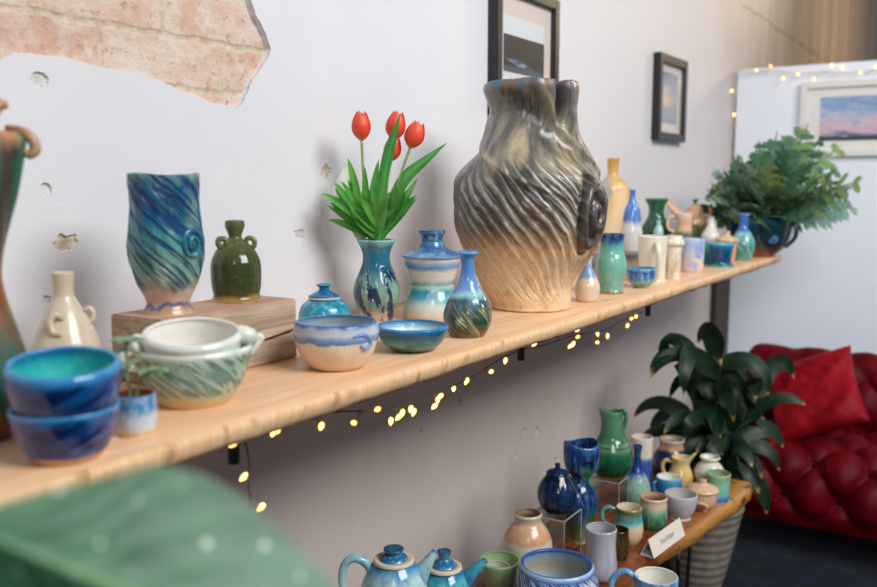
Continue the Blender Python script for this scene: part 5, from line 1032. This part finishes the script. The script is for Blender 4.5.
# ------------------------------------------------------------------ string lights
def bulb_mat(name, s):
    k = NT(name); k.set(Base_Color=lin('#ffe0a0'), Emission_Strength=s, Roughness=.2)
    f = k.n('ShaderNodeLayerWeight'); f.inputs[0].default_value = .5    # filament glowing through amber resin
    k.l(k.ramp(f.outputs['Facing'], [(0, '#ffe298'), (.3, '#ffb844'), (.7, '#a86414'), (1, '#6a3a0c')]), k.b.inputs['Emission Color']); return k.m
M_BULB = bulb_mat('warm_bulb', 3.6); M_BULB2 = bulb_mat('pale_bulb', 5.)
M_WIRE = plain('grey_wire', '#5f584e', .5); M_WIREW = plain('white_wire', '#d6cfc8', .5)
def strings(name, label, wires, bulbs, mwire, mbulb, r, wr):
    root = empty(name, wires[0][len(wires[0])//2]); tag(root, label, 'string lights'); o0 = root.location
    bm = bmesh.new(); allp = []
    for w in wires:
        pts = [tuple(Vector(p)-o0) for p in w]; sm = [Vector(p) for p in catmull(pts, 8)]; allp += sm
        for ph in (0, PI):  # twisted pair
            q = [tuple(p + Vector((0, math.cos(i*.9+ph), math.sin(i*.9+ph)))*wr*.9) for i, p in enumerate(sm)]
            tube_bm(q, [wr]*len(q), 6, 1, bm=bm)
    # each bulb on its own short lead
    for b in bulbs:
        p = Vector(b)-o0; q = min(allp, key=lambda v: (v-p).length)
        if (q-p).length > .003: tube_bm([tuple(q), tuple((q+p)/2 + Vector((0, .002, .002))), tuple(p)], [wr*.8]*3, 6, 4, bm=bm)
    mesh_obj('wire', bm, mwire, root)
    rng = random.Random(3)
    for b in bulbs:
        bm = lathe([(r*.55, -r*1.2), (r*.8, -r*.8), (r, 0), (r*.8, r*.9), (r*.4, r*1.6), (r*.08, r*1.9)], None, segs=12, sub=3)
        o = mesh_obj('bulb', bm, mbulb, root); o.location = Vector(b)-o0; o.rotation_euler = (rng.uniform(1.2, 2.9), rng.uniform(-.6, .6), 0)
strings('string_lights', 'warm fairy lights on grey wire hanging under the pine shelf', [SHELF_WIRE, DROP_WIRE], SHELF_BULBS, M_WIRE, M_BULB, .0052, .0011)
strings('string_lights', 'pale fairy lights along the top edge of the white partition', [PANEL_WIRE], PANEL_BULBS, M_WIREW, M_BULB2, .0060, .0022)

# ------------------------------------------------------------------ bench
def slab_mat():
    k = NT('live_edge_slab'); k.set(Roughness=.32)
    n1 = k.noise(k.coord('Object', (14, .8, 14)), 2.4, 5, .6, 1.2); n2 = k.noise(k.coord('Object', (5, 3, 5)), 3.3, 4, .6)
    x = k.sep(k.coord('Object'))[0]
    c = k.ramp(n1, [(.25, '#4a1f0c'), (.45, '#743a18'), (.6, '#8f4e24'), (.8, '#602c12')])
    c2 = k.ramp(n1, [(.25, '#7a4820'), (.5, '#c08a48'), (.75, '#9a642e')])
    e = k.rng(k.math('ADD', x, k.math('MULTIPLY', n2, .07)), .235, .30)
    c = k.mix(e, c, c2)
    c = k.mix(k.math('MULTIPLY', k.rng(n2, .56, .66), k.math('MULTIPLY', e, .9)), c, '#33190a')
    k.col(c); k.bump(n1, .25, .003); return k.m
M_BLACKROD = plain('black_rod', '#0c0c0c', .4)
def bench():
    root = empty('slab_bench', (.36, 2.05, 0)); tag(root, 'low live-edge wood slab bench on hairpin legs crowded with pottery', 'bench')
    ks = [(1.22, .72), (1.5, .735), (1.8, .735), (1.95, .685), (2.08, .580), (2.12, .556), (2.31, .597), (2.55, .628), (2.75, .652), (2.83, .655), (2.865, .648)]
    sm = catmull(ks, 10); bm = bmesh.new(); rows = []
    for y, e in sm:
        e += .004*fbm(0, y*9, 0) + .002*fbm(1, y*30, 0)
        th = .060 + .005*fbm(2, y*5, 0); k = .5*fbm(3, y*6, 0)
        P = [(.236+.006*fbm(5, y*5, 0), .48), (.27, .48), (.34, .48), (e-.06, .48), (e-.012, .4795), (e-.002, .475), (e+.003+.004*k, .458), (e+.001+.006*k, .438), (e-.016, .48-th), (.34, .48-th), (.238, .48-th)]
        rows.append([bm.verts.new((x-.36, y-2.05, z)) for x, z in P])
    m = len(rows[0])
    for i in range(len(rows)-1):
        for j in range(m):
            q = (j+1) % m; bm.faces.new((rows[i][j], rows[i+1][j], rows[i+1][q], rows[i][q]))
    bm.faces.new(rows[0]); bm.faces.new(list(reversed(rows[-1]))); bmesh.ops.recalc_face_normals(bm, faces=bm.faces)
    mesh_obj('slab', bm, slab_mat(), root)
    for (x, y) in ((.582, 2.37), (.29, 2.70), (.60, 1.42), (.29, 1.42)):
        b = tube_bm([(x-.36, y-.055-2.05, .421), (x-.36, y-.03-2.05, .2), (x-.36, y-.006-2.05, .012), (x-.36, y-2.05, .006), (x-.36, y+.006-2.05, .012), (x-.36, y+.03-2.05, .2), (x-.36, y+.055-2.05 , .421)], [.0055]*7, 10)
        box_bm(x-.36-.05, x-.36+.004, y-2.05-.06, y-2.05+.06, .4165, .4205, 0, b)
        mesh_obj('hairpin_leg', b, M_BLACKROD, root)
bench()

# name card (folded tent)
def card():
    root = empty('name_card', (.565, 2.22, .48), 0); tag(root, 'folded cream name card at the front edge of the slab bench', 'card')
    A, B = Vector((.579, 2.120, .4806)), Vector((.600, 2.316, .4806)); o0 = Vector(root.location)
    d = (B-A).normalized(); back = Vector((-d.y, d.x, 0)).normalized()
    if back.x > 0: back = -back
    A2, B2 = A + back*.040, B + back*.040
    T1, T2 = A + back*.018 + Vector((0, 0, .047)), B + back*.018 + Vector((0, 0, .047))
    m = plain('card_stock', '#ded5c8', .8)
    bm = bmesh.new(); t = .0009
    def slab(a, b, c, e, n):
        vs = [bm.verts.new(p - o0) for p in (a, b, c, e)] + [bm.verts.new(p - o0 - n*t) for p in (a, b, c, e)]
        for q in ((0, 1, 2, 3), (7, 6, 5, 4), (0, 4, 5, 1), (1, 5, 6, 2), (2, 6, 7, 3), (3, 7, 4, 0)): bm.faces.new([vs[i] for i in q])
    n1 = (B-A).cross(T1-A).normalized(); n2 = (T1-A2).cross(B2-A2).normalized()
    slab(A, B, T2, T1, n1); slab(B2, A2, T1, T2, -(A2-B2).cross(T1-B2).normalized()*-1); slab(A, A2, B2, B, Vector((0, 0, -1)))
    bmesh.ops.recalc_face_normals(bm, faces=bm.faces)
    mesh_obj('folded_card', bm, m, root, False)
    cu = bpy.data.curves.new('lettering', 'FONT'); cu.body = 'Rae Bellger'; cu.size = .0185; cu.extrude = .0001; cu.align_x = 'CENTER'; cu.align_y = 'CENTER'; cu.shear = .2
    tmp = bpy.data.objects.new('tmp_text', cu); COL.objects.link(tmp)
    dg = bpy.context.evaluated_depsgraph_get(); me = bpy.data.meshes.new_from_object(tmp.evaluated_get(dg))
    bpy.data.objects.remove(tmp)
    me.materials.clear(); me.materials.append(plain('brown_ink', '#9a8c7f', .8))
    o = bpy.data.objects.new('lettering', me); COL.objects.link(o); o.parent = root
    up = (T1-A).normalized(); mid = (A+B+T1+T2)/4 + n1*.0006
    mx = Matrix((d, up, n1)).transposed().to_4x4(); mx.translation = mid - o0; o.matrix_local = mx
card()

# ------------------------------------------------------------------ floor plant
M_BROAD = leaf_mat('broad_leaf', '#08190e', '#153a1e', .5, tip='#a8824c', vein='#17381f')
def ribbed_mat():
    k = NT('ribbed_stone_pot'); k.set(Roughness=.8); n = k.noise(k.coord('Object'), 30, 4)
    z = k.sep(k.coord('Object'))[2]
    c = k.mix(k.rng(n, .3, .7), '#6c655a', '#8a8175'); k.col(c)
    k.bump(k.math('ADD', k.math('SINE', k.math('MULTIPLY', z, 190.)), n), .35, .004); return k.m
def floor_plant():
    root = empty('potted_plant', (.43, 3.06, 0)); tag(root, 'dark broad-leaved plant in a ribbed grey pot on the floor by the bench end', 'plant')
    prof = [(.080, 0), (.084, .006), (.098, .06), (.116, .14), (.132, .22), (.143, .275), (.150, .30), (.146, .306)]
    rb = ribbed_mat(); mesh_obj('pot', lathe(prof, .4, .008), [rb, rb], root)
    b = bmesh.new(); rings = [[Vector((.136*f*math.cos(2*PI*j/32), .136*f*math.sin(2*PI*j/32), .262+.012*(1-f*f))) for j in range(32)] for f in (1, .7, .4, .05)]
    rings_to_bm(b, rings, [0, .3, .6, 1], [0]*4, False, True); mesh_obj('soil', b, soil, root)
    rng = random.Random(11)
    canes = [((-.02, .02), (-.05, .02), .56), ((.02, -.02), (.05, .00), .58), ((.05, .03), (.16, .03), .44), ((0, .05), (-.02, .08), .34), ((.03, .0), (.12, -.04), .30)]
    for (bx_, by_), (tx, ty), h in canes:
        st = tube_bm([(bx_, by_, .255), ((bx_+tx)/2, (by_+ty)/2, .255+h*.5), (tx, ty, .26+h)], [.011, .009, .006], 10)
        mesh_obj('cane', st, M_BROAD, root)
    specs = []
    for ci, ((bx_, by_), (tx, ty), h) in enumerate(canes):
        nl = (11, 12, 11, 8, 10)[ci]
        for i in range(nl):
            t = .25 + .75*(i+1)/nl
            b0 = Vector((bx_+(tx-bx_)*t, by_+(ty-by_)*t, .255+h*t)); az = i*2.4 + ci*1.1 + rng.uniform(-.3, .3)
            el = rng.uniform(.75, 1.3)
            specs.append((b0, az, el, rng.uniform(.23, .33), rng.uniform(.062, .084), rng.uniform(2.0, 4.2)))
    for b0, az, el, ln, wd, dr in specs:
        d = Vector((math.cos(az)*math.cos(el), math.sin(az)*math.cos(el), math.sin(el)))
        wx = root.location.x + b0.x + d.x*ln*.8
        if wx < .06: d.x += (.06-wx)/ln; d.normalize()
        bm = bmesh.new(); blade(bm, b0, d, (.3+rng.uniform(-.7, .7), -.8, rng.uniform(.0, .9)), ln, wd, dr, .22, 14, m=3, side=rng.uniform(-.25, .25), wprof=lambda t: max(.02, min(1, t*5+.12))*max(0, 1-t**2.6)**.8)
        for v in bm.verts:
            if v.co.x + root.location.x < .02: v.co.x = .02 - root.location.x + rng.random()*.004
            if v.co.y + root.location.y < 2.885 and v.co.z < .78 and v.co.x + root.location.x < .70: v.co.y = 2.885 - root.location.y + rng.random()*.004
        mesh_obj('leaf', bm, M_BROAD, root)
floor_plant()

# ------------------------------------------------------------------ sofa
def velvet(name, a, b):
    k = NT(name); k.set(Roughness=.5, Sheen_Weight=.06, Sheen_Roughness=.4, Sheen_Tint=lin('#ff2030'), Specular_IOR_Level=.12)
    n = k.noise(k.coord('Object'), 7, 4, .6); n2 = k.noise(k.coord('Object', (1, 1, 1)), 260, 2)
    k.col(k.mix(k.rng(n, .35, .65), a, b)); k.bump(n2, .15, .001); return k.m
M_VEL = velvet('crimson_velvet', '#4c0009', '#66030f')
M_CUSH = velvet('cushion_cloth', '#7c0614', '#94101e')
def tuft(u, v, su, sv):
    p = u/su + v/sv; q = u/su - v/sv
    a = abs(math.sin(PI*p/1)); b = abs(math.sin(PI*q/1))
    h = (a*b)**.55
    pi_, qi = round(p), round(q); dd = math.hypot((p-pi_), (q-qi))
    return h*.75 + .25*min(1, dd/.35)
def sofa():
    X0, X1 = .33, 2.15
    bt = plain('button_red', '#2c0106', .9, spec=.05)
    root = empty('sofa', (1.2, 3.85, 0)); tag(root, 'deep red velvet button-tufted sofa in front of the white partition', 'sofa'); o = Vector(root.location)
    def surf(path, name, su, sv, depth, phase=0., flat=None):
        """path: (y, z, ny, nz) samples along the section; extruded in x with tufting"""
        L = [0]
        for i in range(1, len(path)): L.append(L[-1] + math.hypot(path[i][0]-path[i-1][0], path[i][1]-path[i-1][1]))
        nx = 230; bm = bmesh.new(); rows = []
        for i, (y, z, ny, nz) in enumerate(path):
            row = []
            e = min(1, 6*min(i, len(path)-1-i)/len(path))
            for j in range(nx+1):
                x = X0+(X1-X0)*j/nx
                ee = min(1, min(x-X0, X1-x)/.05); ee = math.sqrt(max(0, 1-(1-ee)**2))
                d = depth*tuft(x - X0 + phase, L[i], su, sv)*min(1, e+.2)*(1 if flat is None else max(.25, 1-max(0, L[i]-flat)/.06))
                d += .006*fbm(x*9, L[i]*9, 2)*e
                d = d*ee - .05*(1-ee)
                row.append(bm.verts.new((x-o.x, y + ny*d - o.y, z + nz*d - o.z)))
            rows.append(row)
        for i in range(len(rows)-1):
            for j in range(nx): bm.faces.new((rows[i][j], rows[i][j+1], rows[i+1][j+1], rows[i+1][j]))
        for r_ in (0,):
            pass
        # close behind
        bk = [bm.verts.new(v.co + Vector((0, .0, 0))) for v in ()]
        bmesh.ops.recalc_face_normals(bm, faces=bm.faces)
        so = mesh_obj(name, bm, M_VEL, root)
        for p in range(-12, 30):
            for q in range(-12, 30):
                u, v = su*(p+q)/2, sv*(p-q)/2; x = X0 + u - phase
                if not (X0+.06 < x < X1-.06 and .03 < v < L[-1]-.03) or (flat and v > flat): continue
                i = min(range(len(L)), key=lambda k_: abs(L[k_]-v)); y, z, ny, nz = path[i]
                b = bmesh.new(); bmesh.ops.create_uvsphere(b, u_segments=12, v_segments=8, radius=.013)
                bo = mesh_obj('button', b, bt, so); bo.location = (x-o.x, y+ny*.004-o.y, z+nz*.004-o.z); bo.scale = (1, .75, .75)
        return so
    def arc(cy, cz, r, a0, a1, n): return [(cy + r*math.cos(a0+(a1-a0)*i/n), cz + r*math.sin(a0+(a1-a0)*i/n), math.cos(a0+(a1-a0)*i/n), math.sin(a0+(a1-a0)*i/n)) for i in range(n+1)]
    # seat: front face rising, rounding over, running back
    path = [(3.50, .13 + .16*i/26, -1, 0) for i in range(26)] + arc(3.60, .29, .10, PI, PI/2, 26) + [(3.60 + .40*i/40, .39, 0, 1) for i in range(1, 41)]
    surf(path, 'seat', .20, .24, .060)
    # back: up the face and over the rolled top
    path = [(3.98 + .05*i/44, .40 + .24*i/44, -.98, .2) for i in range(44)] + arc(4.10, .645, .068, PI*.97, -.2*PI, 30)
    path = [(y, z, ny, nz) for y, z, ny, nz in path]
    surf(path, 'backrest', .20, .24, .050, .1, .22)
    fr = box_bm(X0+.02-o.x, X1-.02-o.x, 3.53-o.y, 4.15-o.y, .12, .385, .004); box_bm(X0+.02-o.x, X1-.02-o.x, 4.06-o.y, 4.17-o.y, .12, .64, .004, fr)
    mesh_obj('frame', fr, M_VEL, root, False)
    dk = plain('sofa_leg_wood', '#120c0a', .5)
    for x in (X0+.08, X1-.08):
        for y in (3.58, 4.10): mesh_obj('leg', lathe([(.018, 0), (.022, .03), (.030, .119)], None, segs=20), dk, root).location = (x-o.x, y-o.y, 0.0005)
sofa()
def cushion():
    root_loc = Vector((.70, 3.80, .452))
    bm = bmesh.new(); n = 40; S = .185
    front = []; back = []
    for i in range(n+1):
        rf, rb_ = [], []
        for j in range(n+1):
            u, v = -1+2*i/n, -1+2*j/n
            t = max(0, (1-u**4)*(1-v**4))**.45
            pin = 1 - .10*(1-abs(u))*abs(v)**3 - .0
            x = u*S*(1-.07*(1-v*v)*abs(u)); z = v*S*(1-.07*(1-u*u)*abs(v))
            wr = (.010*fbm(u*2.2+v*2.5, v*1.4-u, 3) + .006*math.sin(7*(u-v)+3*fbm(u, v, 1)))*t
            rf.append(bm.verts.new((x, -.062*t - wr, z))); rb_.append(bm.verts.new((x, .055*t, z)) if 0 < i < n and 0 < j < n else None)
        front.append(rf); back.append(rb_)
    for i in range(n+1):
        for j in range(n+1):
            if back[i][j] is None: back[i][j] = front[i][j]
    for i in range(n):
        for j in range(n):
            bm.faces.new((front[i][j], front[i+1][j], front[i+1][j+1], front[i][j+1]))
            try: bm.faces.new((back[i][j], back[i][j+1], back[i+1][j+1], back[i+1][j]))
            except ValueError: pass
    o = mesh_obj('cushion', bm, M_CUSH); o.location = (.675, 3.765, .590); o.rotation_euler = (R(-42), R(-24), R(2))
    tag(o, 'plain crimson square cushion lying on the tufted red sofa', 'cushion')
cushion()

# ------------------------------------------------------------------ big leaf close to the lens
def front_plant():
    root = empty('leafy_plant', (1.02, .02, 0)); tag(root, 'large pale-veined green leaf of a plant close in front, below the shelf edge', 'plant'); o = Vector(root.location)
    k = NT('rubber_leaf'); k.set(Roughness=.42, Specular_IOR_Level=.4)
    uv = k.sep(k.n('ShaderNodeUVMap').outputs[0]); d = k.math('ABSOLUTE', k.math('SUBTRACT', uv[0], .5))
    n = k.noise(k.coord('Object'), 26, 3); rib = k.math('SINE', k.math('ADD', k.math('MULTIPLY', uv[1], 60.), k.math('MULTIPLY', d, -34.)))
    c = k.mix(k.rng(n, .35, .65), '#2e5c3e', '#417452'); c = k.mix(k.math('MULTIPLY', k.rng(rib, .3, 1.), .15), c, '#6f9f7c')
    c = k.mix(k.rng(d, .035, .01), c, '#86b084')
    vo = k.n('ShaderNodeTexVoronoi'); k.l(k.coord('Object'), vo.inputs['Vector']); vo.inputs['Scale'].default_value = 75
    c = k.mix(k.math('MULTIPLY', k.rng(vo.outputs[0], .22, .14), k.rng(n, .5, .56)), c, '#e3efe2')
    k.col(c); k.bump(rib, .06, .002)
    bm = bmesh.new(); uvl = bm.loops.layers.uv.verify()
    flat = [tuple(x for p in row for x in p) for row in FRONT_LEAF]; sm = catmull(flat, 5); rows = []
    for r_ in sm:
        P = [tuple(r_[i*3:i*3+3]) for i in range(len(r_)//3)]; rows.append([bm.verts.new(Vector(p)-o) for p in catmull(P, 3)])
    n, m = len(rows), len(rows[0])
    for i in range(n-1):
        for j in range(m-1):
            f = bm.faces.new((rows[i][j], rows[i][j+1], rows[i+1][j+1], rows[i+1][j]))
            for lp, w in zip(f.loops, ((j/(m-1), i/n), ((j+1)/(m-1), i/n), ((j+1)/(m-1), (i+1)/n), (j/(m-1), (i+1)/n))): lp[uvl].uv = w
    b0 = (rows[0][m//2].co).copy()
    mesh_obj('leaf', bm, k.m, root)
    st = plain('plant_stalk', '#4f7a4c', .4, var=.2)
    mesh_obj('stem', tube_bm([(0, 0, .25), (.0, .0, .7), tuple(b0*.6 + Vector((0, 0, b0.z*.25))), tuple(b0)], [.008, .007, .005, .004], 12), st, root)
    pm = plain('clay_pot', '#a8654a', .8, var=.15)
    mesh_obj('pot', lathe([(.08, 0), (.085, .005), (.105, .15), (.12, .24), (.125, .26)], .3, .008), [pm, pm], root)
    b = bmesh.new(); rings = [[Vector((.112*f*math.cos(2*PI*j/24), .112*f*math.sin(2*PI*j/24), .235+.01*(1-f))) for j in range(24)] for f in (1, .5, .05)]
    rings_to_bm(b, rings, [0, .5, 1], [0]*3, False, True); mesh_obj('soil', b, soil, root)
front_plant()

# ------------------------------------------------------------------ light
w = bpy.data.worlds.new('room_daylight'); SC.world = w; w.use_nodes = True
bg = w.node_tree.nodes['Background']; bg.inputs[0].default_value = (.86, .92, 1., 1); bg.inputs[1].default_value = .17
def area(name, loc, target, sx, sy, power, col, spread=180):
    l = bpy.data.lights.new(name, 'AREA'); l.shape = 'RECTANGLE'; l.size = sx; l.size_y = sy; l.energy = power; l.color = col
    o = bpy.data.objects.new(name, l); COL.objects.link(o); o.location = loc
    o.rotation_euler = (Vector(target)-Vector(loc)).to_track_quat('-Z', 'Y').to_euler(); l.spread = R(spread); return o
area('window_daylight', (4.1, 1.25, 4.2), (.1, 1.8, 1.2), 2.8, 1.8, 246, (1., .98, .97))
area('partition_fill', (2.6, -1.0, 3.0), (1.0, 4.9, 1.4), 1.6, 1.2, 14.5, (.90, .96, 1.), 62)  # added fill light, narrowed onto the white partition to brighten it
area('warm_ceiling_lamp', (1.8, 8.2, 3.2), (.1, 7.4, 1.8), .6, .6, 46, (1., .76, .52))

# ------------------------------------------------------------------ camera
cam = bpy.data.cameras.new('camera'); co = bpy.data.objects.new('camera', cam); COL.objects.link(co)
cam.sensor_fit = 'HORIZONTAL'; cam.sensor_width = 36; cam.lens = 870/877*36; cam.clip_start = .02
fw = Vector((-0.54174714, 0.83121346, -0.12487685))
co.location = CAM; co.rotation_euler = fw.to_track_quat('-Z', 'Y').to_euler()
cam.dof.use_dof = True; cam.dof.focus_distance = 1.78; cam.dof.aperture_fstop = 2.8
SC.camera = co
SC.view_settings.view_transform = 'Standard'; SC.view_settings.look = 'None'; SC.view_settings.gamma = 1; SC.view_settings.use_curve_mapping = False
SC.view_settings.exposure = 0.0
